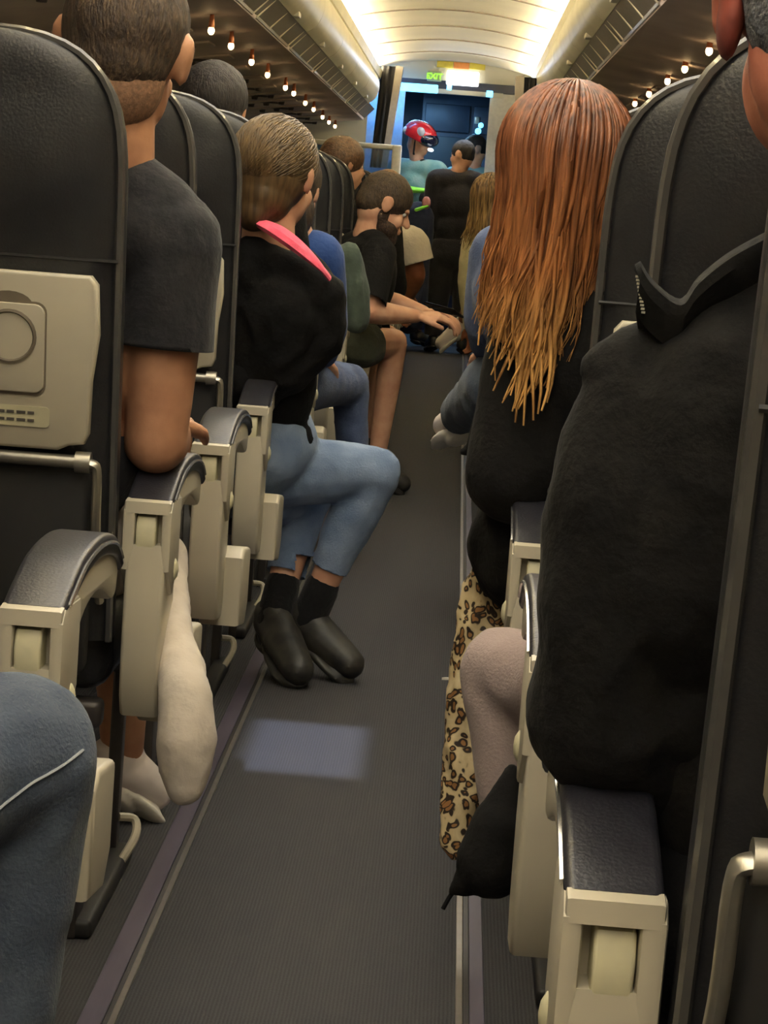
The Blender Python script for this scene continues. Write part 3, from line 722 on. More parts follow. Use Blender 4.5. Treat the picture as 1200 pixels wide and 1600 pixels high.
def person(label, J, face, skinm, shirt=None, sleeve=1.0, pants=None, pant=1.0, hair=None, roll=0, voxel=.008, shoes=None, hands=True,
           k=1.0, bulk=1.0, g=.016, fold=.004, sg=.0, pg=.0, arm_r=1.0, hsize=1.0, hand_dir=None, curl=.6, beard=None, eyes=True, group=None, leg_r=1.0, sockm=None):
    J = jv(J); t = thing('person', label, 'person', (J['pelvis'].x, J['pelvis'].y, 0))
    fr = frame(face, roll=roll); r, f, u = fr
    pr = torso(J, 0, bulk*.97)
    pr += head_prims(J['head'], fr, hsize)
    pr += [('c', J['neck']-V((0, 0, .02)), .058, J['head']-u*.045-f*.02, .053)]
    for s in ('l', 'r'):
        if 'e'+s in J:
            pr += [('c', J['s'+s], .050*arm_r, J['e'+s], .040*arm_r), ('c', J['e'+s], .041*arm_r, lerp(J['e'+s], J['w'+s], .3), .043*arm_r), ('c', lerp(J['e'+s], J['w'+s], .3), .043*arm_r, J['w'+s], .026*arm_r)]
            if hands:
                hd = hand_dir[s] if hand_dir and s in hand_dir else (J['w'+s]-J['e'+s], (0, 0, -1))
                pr += hand_prims(J['w'+s], hd[0], hd[1], curl, 1 if s == 'r' else -1)
        if 'k'+s in J:
            pr += [('c', J['h'+s], .082*leg_r, J['k'+s], .056*leg_r), ('c', J['k'+s], .056*leg_r, lerp(J['k'+s], J['a'+s], .3), .054*leg_r), ('c', lerp(J['k'+s], J['a'+s], .3), .054*leg_r, J['a'+s], .035*leg_r)]
            if 't'+s in J: pr += [('c', J['a'+s]-V((0, 0, .03)), .034, J['t'+s], .028)]
    blob('body', pr, voxel, skinm, t, 4)
    if shirt:
        q = torso(J, g, bulk); ends = []
        for s in ('l', 'r'):
            if 'e'+s not in J: continue
            R = (.055+g+sg)*arm_r
            if sleeve <= 1:
                e_ = lerp(J['s'+s], J['e'+s], sleeve); d_ = (J['e'+s]-J['s'+s]).normalized()
                q += [('c', J['s'+s], R, e_+d_*.02, R*.98)]; ends.append((e_, d_, R*1.9))
            else:
                e_ = lerp(J['e'+s], J['w'+s], sleeve-1); d_ = (J['w'+s]-J['e'+s]).normalized()
                q += [('c', J['s'+s], R, J['e'+s], R*.88), ('c', J['e'+s], R*.88, e_+d_*.01, R*.70)]; ends.append((e_, d_, R*1.25))
        blob('shirt', q, voxel, shirt, t, 5, fold, 9, (1, 1, .6), fold*.5, ends=ends)
    if pants:
        q = [('e', J['pelvis'], (.17*bulk+g, .13+g, .12+g), basis(V((1, 0, 0)), V((0, 1, 0)), V((0, 0, 1))))]
        ends = []
        for s in ('l', 'r'):
            if 'k'+s not in J: continue
            G = g+pg
            if pant <= 1:
                e_ = lerp(J['h'+s], J['k'+s], pant); d_ = (J['k'+s]-J['h'+s]).normalized()
                q += [('c', J['h'+s], (.088+G)*leg_r, e_+d_*.02, (.07+G)*leg_r)]; ends.append((e_, d_, .115))
            else:
                e_ = lerp(J['k'+s], J['a'+s], pant-1)
                d_ = (J['a'+s]-J['k'+s]).normalized(); ends.append((e_, d_, .076 if leg_r < .9 else .085)); q += [('c', J['h'+s], (.088+G)*leg_r, J['k'+s], (.058+G)*leg_r), ('c', J['k'+s], (.058+G)*leg_r, e_+d_*.01, (.038+G)*leg_r)]
        blob('trousers' if pant > 1 else 'shorts', q, voxel, pants, t, 5, fold, 10, (1, 1, 1), fold*.6, ends=ends)
    if shoes:
        for s in ('l', 'r'):
            if 't'+s in J: shoe(J['a'+s], J['t'+s], shoes, t)
    if sockm:
        for s in ('l', 'r'):
            if 'a'+s in J: blob('sock', [('c', J['a'+s]+(J['k'+s]-J['a'+s]).normalized()*.07, .042, J['a'+s], .041), ('c', J['a'+s], .04, J['a'+s]-V((0, 0, .05)), .04)], .006, sockm, t, 3)
    if hair == 'short' or hair is None: pass
    if hair:
        hm, style = hair; c = J['head']; B = basis(r, f, u); kk = hsize
        P = lambda x, y, z: c + r*x*kk + f*y*kk + u*z*kk
        E = lambda x, y, z, a, b, d: ('e', P(x, y, z), (a*kk, b*kk, d*kk), B)
        if style == 'short': q = [E(0, -.014, .034, .080, .0975, .0895), E(0, -.034, -.004, .068, .070, .064)]
        elif style == 'bald': q = [E(0, -.014, .036, .084, .100, .090), E(0, -.055, -.005, .070, .058, .062)]
        elif style == 'pony':
            q = [E(0, -.022, .036, .088, .105, .092), E(0, -.06, -.02, .074, .062, .075), ('c', P(0, -.1, -.03), .045, P(.01, -.135, -.07), .036), ('c', P(.01, -.135, -.07), .034, P(.01, -.12, -.22), .02)]
        elif style == 'bob': q = [E(0, -.02, .036, .092, .108, .096), E(0, -.05, -.05, .092, .072, .09)]
        h = blob('hair', q, .006 if hsize > .9 else .007, hm, t, 3, .002, 60, (1, 1, .4))
    if beard:
        c = J['head']; B = basis(r, f, u); P = lambda x, y, z: c + r*x + f*y + u*z
        blob('beard', [('e', P(0, .056, -.10), (.042, .042, .055), B), ('e', P(0, .03, -.068), (.067, .056, .045), B), ('e', P(.055, .0, -.03), (.014, .022, .04), B), ('e', P(-.055, .0, -.03), (.014, .022, .04), B)], .006, beard, t, 3, .002, 60)
    if eyes:
        for s in (-1, 1):
            bm = bmesh.new(); bmesh.ops.create_icosphere(bm, subdivisions=2, radius=.010*hsize, matrix=Matrix.Translation(J['head']+(r*s*.03+f*.068+u*.004)*hsize)); obj('eye', bm, M['eye'], t)
    return t, fr
def shoe(a, toe, m, t, w_=.046):
    a = V(a); toe = V(toe); fl_ = V((toe.x-a.x, toe.y-a.y, toe.z-a.z)).normalized()
    heel = a - fl_*.035 - V((0, 0, .045)) if False else V((a.x, a.y, a.z-.045)) - fl_*.03
    ball = lerp(heel, toe, .68)
    sh = blob('shoe', [('c', heel+V((0, 0, .012)), .040, lerp(heel, toe, .45)+V((0, 0, .012)), .044), ('c', lerp(heel, toe, .45)+V((0, 0, .01)), .046, toe-V((0, 0, .004)), .036), ('c', a+V((0, 0, .005)), .040, heel+V((0, 0, .03)), .04), ('c', a, .036, lerp(heel, toe, .5)+V((0, 0, .02)), .036)], .005, m[0], t, 5)
    blob('sole', [('e', lerp(heel, toe, .08)-V((0, 0, .030)), (.040, .05, .016), basis(fl_.cross(V((0, 0, 1))).normalized(), fl_, V((0, 0, 1)))), ('e', lerp(heel, toe, .5)-V((0, 0, .030)), (.044, .10, .014), basis(fl_.cross(V((0, 0, 1))).normalized(), fl_, V((0, 0, 1)))), ('e', ball-V((0, 0, .030)), (.049, .07, .015), basis(fl_.cross(V((0, 0, 1))).normalized(), fl_, V((0, 0, 1)))), ('e', toe-V((0, 0, .032))-fl_*.02, (.034, .036, .012), basis(fl_.cross(V((0, 0, 1))).normalized(), fl_, V((0, 0, 1))))], .005, m[1], sh, 3)
    return sh
def strands(name, c, fr, parent, m, n, length, ax=(.098, .112, .118), spread=115, wave=.008, taper=.55, drift=V((0, 0, 0)), rad=.0022, clump=None, seed=1, lay_=(.97, 1.05)):
    """hair laid over the skull from the crown, then hanging"""
    rnd = random.Random(seed); r, f, u = fr; c = V(c); bm = bmesh.new()
    for i in range(n):
        ph = math.radians(rnd.uniform(-spread, spread)); lay = rnd.uniform(*lay_)
        L = length*(.78+.3*rnd.random())*(1-.25*abs(ph)/math.radians(spread))
        pts = []; rr = []
        side = math.sin(ph); back = -math.cos(ph)
        ph0 = rnd.uniform(0, 6.28); w0 = rnd.uniform(.4, 1.3)*wave; th0 = rnd.uniform(5, 50)
        ns = 7; nd = 12
        for j in range(ns):
            th = math.radians(th0+(96-th0)*j/(ns-1))
            pts.append(c + r*ax[0]*lay*side*math.sin(th) + f*ax[1]*lay*back*math.sin(th)*(1 if back < 0 else .75) + u*(ax[2]*lay*math.cos(th)) + u*.005)
        base = pts[-1]
        cl = (round(side*5)/5) if clump else side
        for j in range(1, nd+1):
            q = j/nd; w_ = w0*math.sin(ph0+q*5.5)*q
            xs = side*(1-q*(1-taper)) + (cl-side)*q*.8
            pts.append(c + r*(ax[0]*lay*xs+w_) + f*(ax[1]*lay*back*(1-.15*q)+.5*w_*math.cos(ph0)) + V((0, 0, -1))*(L*q) + u*(base-c).dot(u)*(1-q) + drift*q*q)
        R = rad*rnd.uniform(.7, 1.4)
        rr = [R*(.5+.5*min(1, k_/3)) if k_ < ns else R*(1-.9*((k_-ns)/nd)**2) for k_ in range(len(pts))]
        tube(bm, pts, rr, 4, 1.0, False)
    return obj(name, bm, m, parent, sharp=None)

def sweep(name, c, fr, parent, m, n):
    """hair combed back over the skull to a tie at the nape"""
    rnd = random.Random(5); r, f, u = fr; bm = bmesh.new(); nape = V((0, -.78, -.62)).normalized()
    for i in range(n):
        d = V((rnd.uniform(-1, 1), rnd.uniform(-.35, .8), rnd.uniform(.0, 1))).normalized(); n2 = (nape+V((rnd.uniform(-.3, .3), 0, rnd.uniform(-.16, .16)))).normalized()
        ang = d.angle(n2); pts = []; lay = rnd.uniform(1.0, 1.025)
        for j in range(13):
            q = j/12; e = (d*math.sin((1-q)*ang)+n2*math.sin(q*ang))/max(1e-3, math.sin(ang))
            pts.append(V(c)-f*.024+u*(.036-.012*q) + (r*e.x*.0865+f*e.y*.101+u*e.z*.0905)*lay)
        tube(bm, pts, [.0006+.0014*math.sin(PI*(j+.5)/13) for j in range(13)], 4, 1, False)
    return obj(name, bm, m, parent, sharp=None)

def seated(px, py, Y, s, lean=0, seat_y=None, hz=None, dx=0):
    """joints of a passenger seated in the seat block on side s, head at a pixel"""
    h = at(px, py, Y); sx = s*.5 if hz is None else hz
    pel = V((sx+dx, Y+.05, .53)); nk = h + V((s*.01, -.03, -.155)); ch = lerp(pel, nk, .62)
    sd = V((1, 0, 0)); 
    J = dict(head=h, neck=nk, chest=ch, pelvis=pel, sl=nk+V((-.185, 0, -.06)), sr=nk+V((.185, 0, -.06)))
    J['el'] = J['sl']+V((-.05, .08, -.26)); J['er'] = J['sr']+V((.05, .08, -.26))
    J['wl'] = J['el']+V((.06, .23, -.0)); J['wr'] = J['er']+V((-.06, .23, 0))
    for q, o in (('l', -1), ('r', 1)):
        J['h'+q] = pel+V((o*.09, .04, -.02)); J['k'+q] = pel+V((o*.10, .44, .0)); J['a'+q] = V((pel.x+o*.10, pel.y+.46, .10)); J['t'+q] = V((pel.x+o*.11, pel.y+.62, .045))
    return J
SNK = (M['sneak'], M['sole']); BSH = (M['blkshoe'], M['blkshoe'])

# 1 man in charcoal t-shirt, row with the nearest tray table
J = seated(194, 84, 3.12, -1, hz=-.47)
J['neck'] = at(178, 222, 3.12); J['sl'] = at(40, 340, 3.12); J['sr'] = at(272, 378, 3.12); J['chest'] = at(135, 520, 3.18)
J['er'] = at(243, 690, 3.12); J['wr'] = at(255, 730, 3.40); J['wr'].z = .70; J['er'].z = .705
J['hr'] = J['pelvis']+V((.08, .05, 0)); J['kr'] = V((-.36, 3.60, .50)); J['ar'] = V((-.36, 3.66, .12)); J['tr'] = at(238, 1250, 3.74); J['tr'].z = .05
J['ar'] = at(190, 1205, 3.70); J['ar'].z = .105
t, fr = person('man with cropped dark hair in charcoal T-shirt, elbow on armrest, seen from behind', J, (.06, 1, -.04), M['skin_tan'], M['tee'], .52, None, 2, (M['h_dark'], 'short'), roll=.10, voxel=.007, arm_r=1.10, g=.012, bulk=.92, sg=-.005, hsize=1.08, eyes=True, fold=.005)
r, f, u = fr; hd = V(J['head'])
B = basis(r, f, u)
blob('clipped_hair', [('e', hd-f*.0325-u*.034, (.0690, .0668, .0775), B)], .006, M['h_stub'], t, 3)
kn = at(262, 850, 3.5)
blob('trousers', [('e', V(J['pelvis']), (.18, .15, .12), None), ('c', V(J['hr']), .10, V((-.345, 3.52, .50)), .072), ('c', V(J['hl']), .10, V(J['kl']), .075), ('c', V(J['kl']), .075, V(J['al']), .06),
    ('c', V((-.345, 3.52, .50)), .062, at(258, 870, 3.42), .034), ('c', at(258, 870, 3.42), .034, at(268, 965, 3.15), .024), ('c', at(268, 965, 3.15), .024, at(287, 1080, 3.02), .035), ('c', at(287, 1080, 3.02), .035, at(290, 1160, 3.0), .041), ('c', at(290, 1160, 3.0), .041, at(290, 1230, 2.99), .028)], .006, M['khaki'], t, 5, .0035, 16, (1, 1, .5), .003)
shoe(J['ar'], J['tr'], SNK, t)

# 2 dark-haired man further forward, left
J = seated(334, 174, 5.75, -1, hz=-.5)
person('man with thick black hair, only the back of his head above a left seat', J, (.1, 1, 0), M['skin_tan'], M['blk'], 1.5, M['jean_d'], 1.9, (M['h_black'], 'bob'), voxel=.012, hands=False, hsize=.96)

# 3 blond woman turned to the aisle
Y = 4.78
J = seated(433, 277, Y, -1, hz=-.47)
J['neck'] = at(420, 372, Y); J['sl'] = at(360, 440, Y+.05); J['sr'] = at(476, 450, Y+.02); J['chest'] = at(415, 500, Y+.05); J['pelvis'] = at(385, 690, Y+.15)
J['er'] = at(482, 530, Y+.05); J['wr'] = at(430, 575, Y+.22); J['el'] = at(375, 590, Y); J['wl'] = at(420, 620, Y+.25)
J['hr'] = at(425, 735, 4.95); J['kr'] = at(582, 738, 5.0); J['ar'] = at(482, 975, 5.02); J['tr'] = at(546, 1035, 4.97)
J['hl'] = at(400, 770, 4.98); J['kl'] = at(478, 768, 5.12); J['al'] = at(428, 985, 5.0); J['tl'] = at(466, 1055, 4.86)
for q in ('tr', 'tl'): J[q].z = .045
for q in ('ar', 'al'): J[q].z = .13
t, fr = person('woman with blond hair tied back, black jacket and light jeans, turned into the aisle', J, (.42, .90, -.12), M['skin'], M['blk'], 1.85, M['jean'], 1.66, None, voxel=.007, leg_r=.82, pg=.002, g=.012, fold=.006, sg=.0, bulk=.85, shoes=BSH, roll=.05)
for s in ('l', 'r'):
    a_ = V(J['a'+s]); k_ = V(J['k'+s]); d_ = (k_-a_).normalized()
    blob('sock', [('c', a_+d_*.075, .040, a_, .041), ('c', a_, .041, a_-V((0, 0, .05)), .038)], .005, M['sock'], t, 3)
M['h_blond'] = hairmat('dark_blond_hair', rgb(102, 84, 54), rgb(92, 73, 47), rgb(74, 56, 37), 1.0, 1.3, .4, (.6, .58, .55, 1), (1.2, 1.2, 1.15, 1))
r, f, u = fr; hd = V(J['head']); B = basis(r, f, u)
P = lambda x, y, z: hd + r*x + f*y + u*z
hb = blob('hair', [('e', P(0, -.024, .036), (.086, .100, .090), B), ('e', P(0, -.035, .0), (.083, .085, .085), B), ('e', P(0, -.05, -.04), (.070, .065, .07), B), ('e', P(0, -.07, -.08), (.045, .04, .045), B)], .006, M['h_blond'], t, 3)
sweep('hair_strands', hd, fr, hb, M['h_blond'], 520)
# pink lining of the jacket
bm = bmesh.new(); tube(bm, smooth_pts([at(408, 350, Y-.09), at(430, 360, Y-.11), at(465, 385, Y-.115), at(500, 417, Y-.11), at(514, 434, Y-.09)], 5), [.010+.016*math.sin(PI*min(1, i/18+.12)) for i in range(21)], 8, .55)
lining = obj('jacket_lining', bm, M['pink'], t); lining['label'] = 'pink lining'
bj = blob('jacket', [('c', at(395, 400, Y-.03), .045, at(500, 455, Y-.03), .05), ('c', at(500, 455, Y-.02), .05, at(505, 530, Y), .045), ('c', at(395, 420, Y-.02), .06, at(400, 590, Y), .05), ('c', at(505, 520, Y), .045, at(450, 585, Y), .045),
    ('c', at(398, 590, Y), .05, at(412, 618, Y), .035), ('c', at(412, 600, Y), .04, at(452, 598, Y), .03), ('c', at(440, 480, Y-.02), .09, at(430, 570, Y), .07)], .007, M['blk'], t, 5, .007, 14, (1, 1, .8), .006)
bm = bmesh.new(); tube(bm, smooth_pts([at(425, 640, 4.7), at(440, 650, 4.75), at(455, 620, 4.8)], 4), .014, 8); 
bm.free()

# 4 person in blue, row behind her
Y = 6.15
J = seated(452, 300, Y, -1, hz=-.48)
J['sr'] = at(500, 400, Y); J['er'] = at(512, 510, Y+.05); J['wr'] = at(500, 560, Y+.25); J['neck'] = at(462, 372, Y)
J['hr'] = at(455, 600, Y+.2); J['kr'] = at(546, 600, Y+.55); J['ar'] = at(552, 720, Y+.55); J['tr'] = J['ar']+V((.05, .12, -.05))
person('person in blue top and blue jeans, mostly hidden behind the blond woman', J, (.3, 1, 0), M['skin'], M['blue'], 1.8, M['jean_m'], 1.9, (M['h_dark'], 'bob'), voxel=.010, shoes=BSH, g=.012, leg_r=.85, bulk=.9)

# olive jacket hanging on the next seat
Y = 7.15
oj = blob('jacket', [('c', at(545, 395, Y), .03, at(553, 440, Y), .045), ('c', at(553, 440, Y), .045, at(556, 500, Y), .04), ('c', at(535, 400, Y), .035, at(540, 480, Y+.05), .05)], .006, M['oliv2'], None, 4, .006, 20, (1, 1, .3), .006)
tag(oj, 'dark olive jacket hanging beside the seat behind the bearded man', 'jacket')

# 6 brown-haired passenger, face turned right
J = seated(538, 258, 9.2, -1, hz=-.42)
person('passenger with short brown hair above the far left seats, face turned to the aisle', J, (.9, .5, -.1), M['skin'], M['blk'], 1.8, M['jean_d'], 1.9, (mat('brown_hair', rgb(70, 48, 34), .5, col2=rgb(104, 76, 54), scale=90, bump=.4), 'bob'), voxel=.011, shoes=BSH, hsize=.88)

# 7 bearded man with a phone
Y = 8.3
J = seated(602, 322, Y, -1, hz=-.33)
J['neck'] = at(575, 362, Y); J['sl'] = at(538, 400, Y+.05); J['sr'] = at(592, 398, Y-.12); J['chest'] = at(570, 430, Y+.08); J['pelvis'] = at(545, 515, Y+.08)
J['er'] = at(572, 487, Y-.24); J['wr'] = at(650, 494, Y-.06); J['el'] = at(600, 470, Y+.3); J['wl'] = at(662, 488, Y+.28)
J['hr'] = at(560, 540, Y-.05); J['kr'] = at(616, 534, Y+.1); J['ar'] = at(588, 720, Y+.1); J['tr'] = at(628, 757, Y+.1); J['tr'].z = .045; J['ar'].z = .11
J['hl'] = at(560, 520, Y+.2); J['kl'] = at(606, 528, Y+.45); J['al'] = J['kl']+V((-.05, .05, -.42)); J['tl'] = J['al']+V((.08, .10, -.06))
ph = at(694, 484, Y+.04)
t, fr = person('bearded man in black T-shirt and olive shorts bent over a phone', J, (.88, .20, -.42), M['skin'], M['blk'], .85, M['olive'], .34, (M['h_dark'], 'bald'), voxel=.006, beard=M['beard'], shoes=BSH, bulk=.82, fold=.004, leg_r=.88, g=.012,
       hand_dir={'r': ((1, .1, .05), (0, .25, -1)), 'l': ((1, -.35, 0), (0, -.3, -1))}, curl=.55)
r, f, u = fr; hd = V(J['head']); B = basis(r, f, u)
blob('thinning_crown', [('e', hd-f*.03+u*.088, (.045, .05, .040), B)], .005, mat('thin_hair', rgb(126, 96, 70), .6, col2=rgb(80, 58, 42), scale=150), t, 2)
t = thing('phone', 'dark phone held in the hands of the bearded man', 'phone', tuple(ph))
bm = bmesh.new(); mt = Matrix.Translation(ph) @ Matrix.Rotation(-.25, 4, 'X') @ Matrix.Rotation(.35, 4, 'Y') @ Matrix.Rotation(.9, 4, 'Z')
box(bm, -.036, .036, -.075, .075, -.004, .004, .0035, 2, mt); obj('phone_body', bm, M['phone'], t)
bm = bmesh.new(); box(bm, -.032, .032, -.070, .070, .0041, .0046, 0, 1, mt); obj('screen', bm, M['visor'], t, smooth=False)

# 8 person in cream shirt bending over
Y = 10.6
J = seated(600, 372, Y+.25, -1, hz=-.42)
J['neck'] = at(618, 372, Y+.1); J['sr'] = at(640, 384, Y); J['sl'] = at(610, 400, Y+.25); J['chest'] = at(615, 410, Y+.1); J['er'] = at(652, 428, Y); J['wr'] = at(640, 462, Y+.1)
person('person in cream shirt bending into the aisle beyond the bearded man', J, (.6, .5, -.7), M['skin_brown'], M['cream'], .62, M['cream'], 1.9, (M['h_black'], 'short'), voxel=.009, g=.02, sg=.02, shoes=SNK)

# 9 standing man in a dark suit, back to us
Y = 17.1
def standing(px, pyh, Y, yaw=0, w_=.18):
    h = at(px, pyh, Y); nk = h-V((0, 0, .16)); rt = V((math.cos(yaw), math.sin(yaw), 0)); fw = V((-math.sin(yaw), math.cos(yaw), 0))
    top = h.z; leg = max(.6, top*.50)
    pel = V((h.x, Y, leg+.02)); ch = lerp(pel, nk, .64)
    J = dict(head=h, neck=nk, chest=ch, pelvis=pel, sl=nk-rt*w_-V((0, 0, .06)), sr=nk+rt*w_-V((0, 0, .06)))
    for q, o in (('l', -1), ('r', 1)):
        J['e'+q] = J['s'+q]+rt*o*.03-V((0, 0, .28)); J['w'+q] = J['e'+q]+fw*.14-V((0, 0, .20))
        J['h'+q] = pel+rt*o*.09-V((0, 0, .03)); J['k'+q] = pel+rt*o*.10-V((0, 0, leg*.48)); J['a'+q] = V((pel.x, pel.y, .10))+rt*o*.11; J['t'+q] = J['a'+q]+fw*.15+rt*o*.03; J['t'+q].z = .045
    return J
J = standing(722, 243, Y, 0, .15); J['neck'] = at(712, 270, Y); J['sl'] = J['neck']+V((-.13, 0, -.07)); J['sr'] = J['neck']+V((.15, 0, -.07))
person('man in dark suit standing in the aisle before the doorway, back to the camera', J, (-.85, .5, -.1), M['skin'], M['suit'], 1.9, M['suit'], 1.9, (M['h_black'], 'short'), voxel=.012, shoes=BSH, g=.03, sg=.006, hsize=.95)

# 10 rescuer with a red helmet
Y = 17.75
J = standing(655, 222, Y, -.5, .17)
t, fr = person('rescuer in red helmet and pale teal jacket standing in the doorway', J, (.75, -.45, -.35), M['skin'], M['teal'], 1.9, M['navyc'], 1.9, None, voxel=.012, shoes=BSH, g=.03, sg=.01)
r, f, u = fr; hd = V(J['head']); B = basis(r, f, u); P = lambda x, y, z: hd + r*x + f*y + u*z
hm = blob('helmet', [('e', P(0, -.015, .055), (.118, .142, .105), B)], .008, M['red'], t, 3, cut=[(P(0, 0, .02), tuple(-u))])
blob('visor', [('e', P(0, .062, .052), (.100, .085, .062), B)], .008, M['visor'], hm, 3)
blob('emblem', [('e', P(.09, .03, .09), (.022, .04, .04), B), ('e', P(-.02, -.1, .11), (.035, .04, .03), B), ('e', P(.07, -.10, .05), (.03, .035, .03), B)], .007, M['white'], hm, 2)
blob('helmet_lamp', [('e', P(.05, .15, .0), (.035, .02, .014), B)], .005, M['signlamp'], hm, 1)
blob('chin_strap', [('c', P(.078, .0, .03), .008, P(.06, .03, -.09), .008), ('c', P(-.078, .0, .03), .008, P(-.06, .03, -.09), .008), ('c', P(-.06, .03, -.09), .008, P(.06, .03, -.09), .008)], .005, M['black'], t, 1)
ch = V(J['chest'])
q0 = at(651, 297, Y-.2)
blob('harness', [('c', V(J['neck'])+f*.06, .06, V(J['chest'])+f*.12+r*.03, .085)], .01, M['black'], t, 2)
blob('reflective_band', [('e', V((ch.x, ch.y, q0.z)), (.225, .175, .045), None), ('e', V(J['er'])+V((0, 0, .0)), (.085, .085, .025), None)], .008, M['hiviz'], t, 1)

# 11 second rescuer behind the suit man
J = standing(741, 232, 17.9, 0, .15)
J['sr'].x -= .04
for q_ in J: J[q_] = V(J[q_]) + V((.0, .45, 0))
person('second rescuer in pale teal jacket, mostly hidden behind the man in the suit', J, (-.9, -.3, -.2), M['skin'], M['teal'], 1.9, M['navyc'], 1.9, (M['h_black'], 'short'), voxel=.013, shoes=BSH, g=.03)
t = thing('equipment_bag', 'dark equipment bag with pink patch standing left of the man in the suit', 'bag', tuple(at(662, 420, 16.9)))
q = at(655, 330, 17.0)
blob('bag_body', [('c', V((q.x-.02, 17.05, .25)), .13, V((q.x, 17.05, 1.0)), .12)], .01, M['navyc'], t, 3, .006, 9)
blob('patch', [('e', at(666, 317, 16.94), (.035, .02, .05), None)], .007, M['tattoo'], t, 2)
blob('neon_edge', [('c', at(650, 328, 16.93), .014, at(668, 322, 16.93), .012)], .006, M['hiviz'], t, 1)

# ---- right side
# 12 red-haired woman
Y = 3.12
J = seated(882, 272, Y, 1, hz=.40)
J['neck'] = at(885, 382, Y); J['sl'] = at(862, 520, Y); J['sr'] = at(1080, 480, Y+.05); J['chest'] = at(965, 560, Y+.03); J['pelvis'] = at(990, 830, Y+.08)
J['el'] = at(815, 735, Y-.02); J['wl'] = at(850, 780, Y+.24); J['er'] = J['sr']+V((.05, .05, -.25)); J['wr'] = J['er']+V((-.05, .22, 0))
J['hl'] = at(850, 850, Y+.1); J['kl'] = V((.30, Y+.45, .50)); J['al'] = V((.33, Y+.50, .12)); J['tl'] = V((.33, Y+.64, .05))
t, fr = person('woman with long copper-red hair and black sweater leaning into the aisle', J, (.08, 1, -.05), M['skin'], M['knit'], 1.9, M['blk'], 1.9, None, voxel=.007, g=.022, sg=.006, fold=.008, bulk=.95, roll=.06)
M['h_red'] = hairmat('copper_hair', rgb(116, 72, 48), rgb(148, 96, 54), rgb(230, 182, 108), .80, 1.16, .36, (.34, .28, .26, 1), (1.35, 1.32, 1.28, 1))
r, f, u = fr; hd = V(J['head']); B = basis(r, f, u); P = lambda x, y, z: hd + r*x + f*y + u*z
hb = blob('hair', [('e', P(0, -.018, .028), (.088, .104, .094), B), ('e', P(0, -.028, -.02), (.086, .094, .09), B), ('e', P(0, -.04, -.07), (.081, .078, .11), B), ('c', P(-.005, -.055, -.10), .062, P(-.03, -.065, -.21), .035)], .007, M['h_red'], t, 4)
strands('hair_strands', P(0, -.018, .022), fr, hb, M['h_red'], 1700, .27, ax=(.090, .104, .094), spread=118, wave=.020, taper=.62, drift=V((-.025, 0, .0)), rad=.0019, seed=9, clump=True)
strands('loose_locks', P(0, -.018, .022), fr, hb, M['h_red'], 110, .34, ax=(.090, .108, .094), spread=70, wave=.02, taper=.5, drift=V((-.035, 0, .0)), rad=.0042, seed=12)
# leopard print skirt falling beside the seat
blob('skirt', [('c', at(792, 850, 3.25), .022, at(768, 920, 3.3), .035), ('c', at(768, 920, 3.3), .035, at(745, 1060, 3.3), .04), ('c', at(745, 1060, 3.3), .04, at(726, 1180, 3.28), .03), ('c', at(726, 1180, 3.28), .030, at(714, 1315, 3.26), .024)], .006, M['leopard'], t, 4, .006, 24, (1, 1, .5), .006)

# 13 passenger in mauve trousers, row before
J = seated(1150, 300, 2.38, 1, hz=.52); J['head'] = V((.53, 2.36, 1.12)); J['neck'] = V((.52, 2.33, .96)); J['sl'] = V((.36, 2.36, .90)); J['sr'] = V((.70, 2.36, .90)); J['chest'] = V((.52, 2.38, .76)); J['el'] = V((.35, 2.4, .70)); J['wl'] = V((.40, 2.6, .68)); J['er'] = V((.72, 2.4, .7)); J['wr'] = V((.66, 2.6, .68))
J['pelvis'] = V((.5, 2.42, .53))
J['hl'] = V((.44, 2.40, .53)); J['kl'] = at(784, 1045, 2.66); J['al'] = at(806, 1300, 2.60); J['tl'] = J['al']+V((.05, .12, -.03))
for q in ('el', 'wl'): pass
person('passenger in grey mauve trousers whose knee sticks out into the aisle on the right', J, (0, 1, 0), M['skin'], M['blk'], 1.9, M['mauve'], 1.9, (M['h_black'], 'short'), voxel=.008, leg_r=.72, fold=.005, hsize=.95, g=.012, arm_r=.8)
gb = blob('jacket', [('c', at(800, 1205, 2.45), .010, at(786, 1290, 2.44), .034), ('c', at(786, 1290, 2.44), .034, at(765, 1350, 2.44), .040), ('c', at(765, 1350, 2.44), .036, at(728, 1378, 2.44), .018), ('c', at(728, 1378, 2.44), .015, at(705, 1392, 2.44), .008), ('c', at(790, 1290, 2.46), .035, at(785, 1360, 2.46), .026)], .005, M['blk'], None, 4, .004, 16)
tag(gb, 'black jacket end hanging low beside the right armrest, drawstring dangling', 'jacket')
bm = bmesh.new(); tube(bm, smooth_pts([at(712, 1388, 2.44), at(702, 1402, 2.44), at(692, 1420, 2.44)], 4), .0028, 6); obj('drawstring', bm, M['blk'], gb)

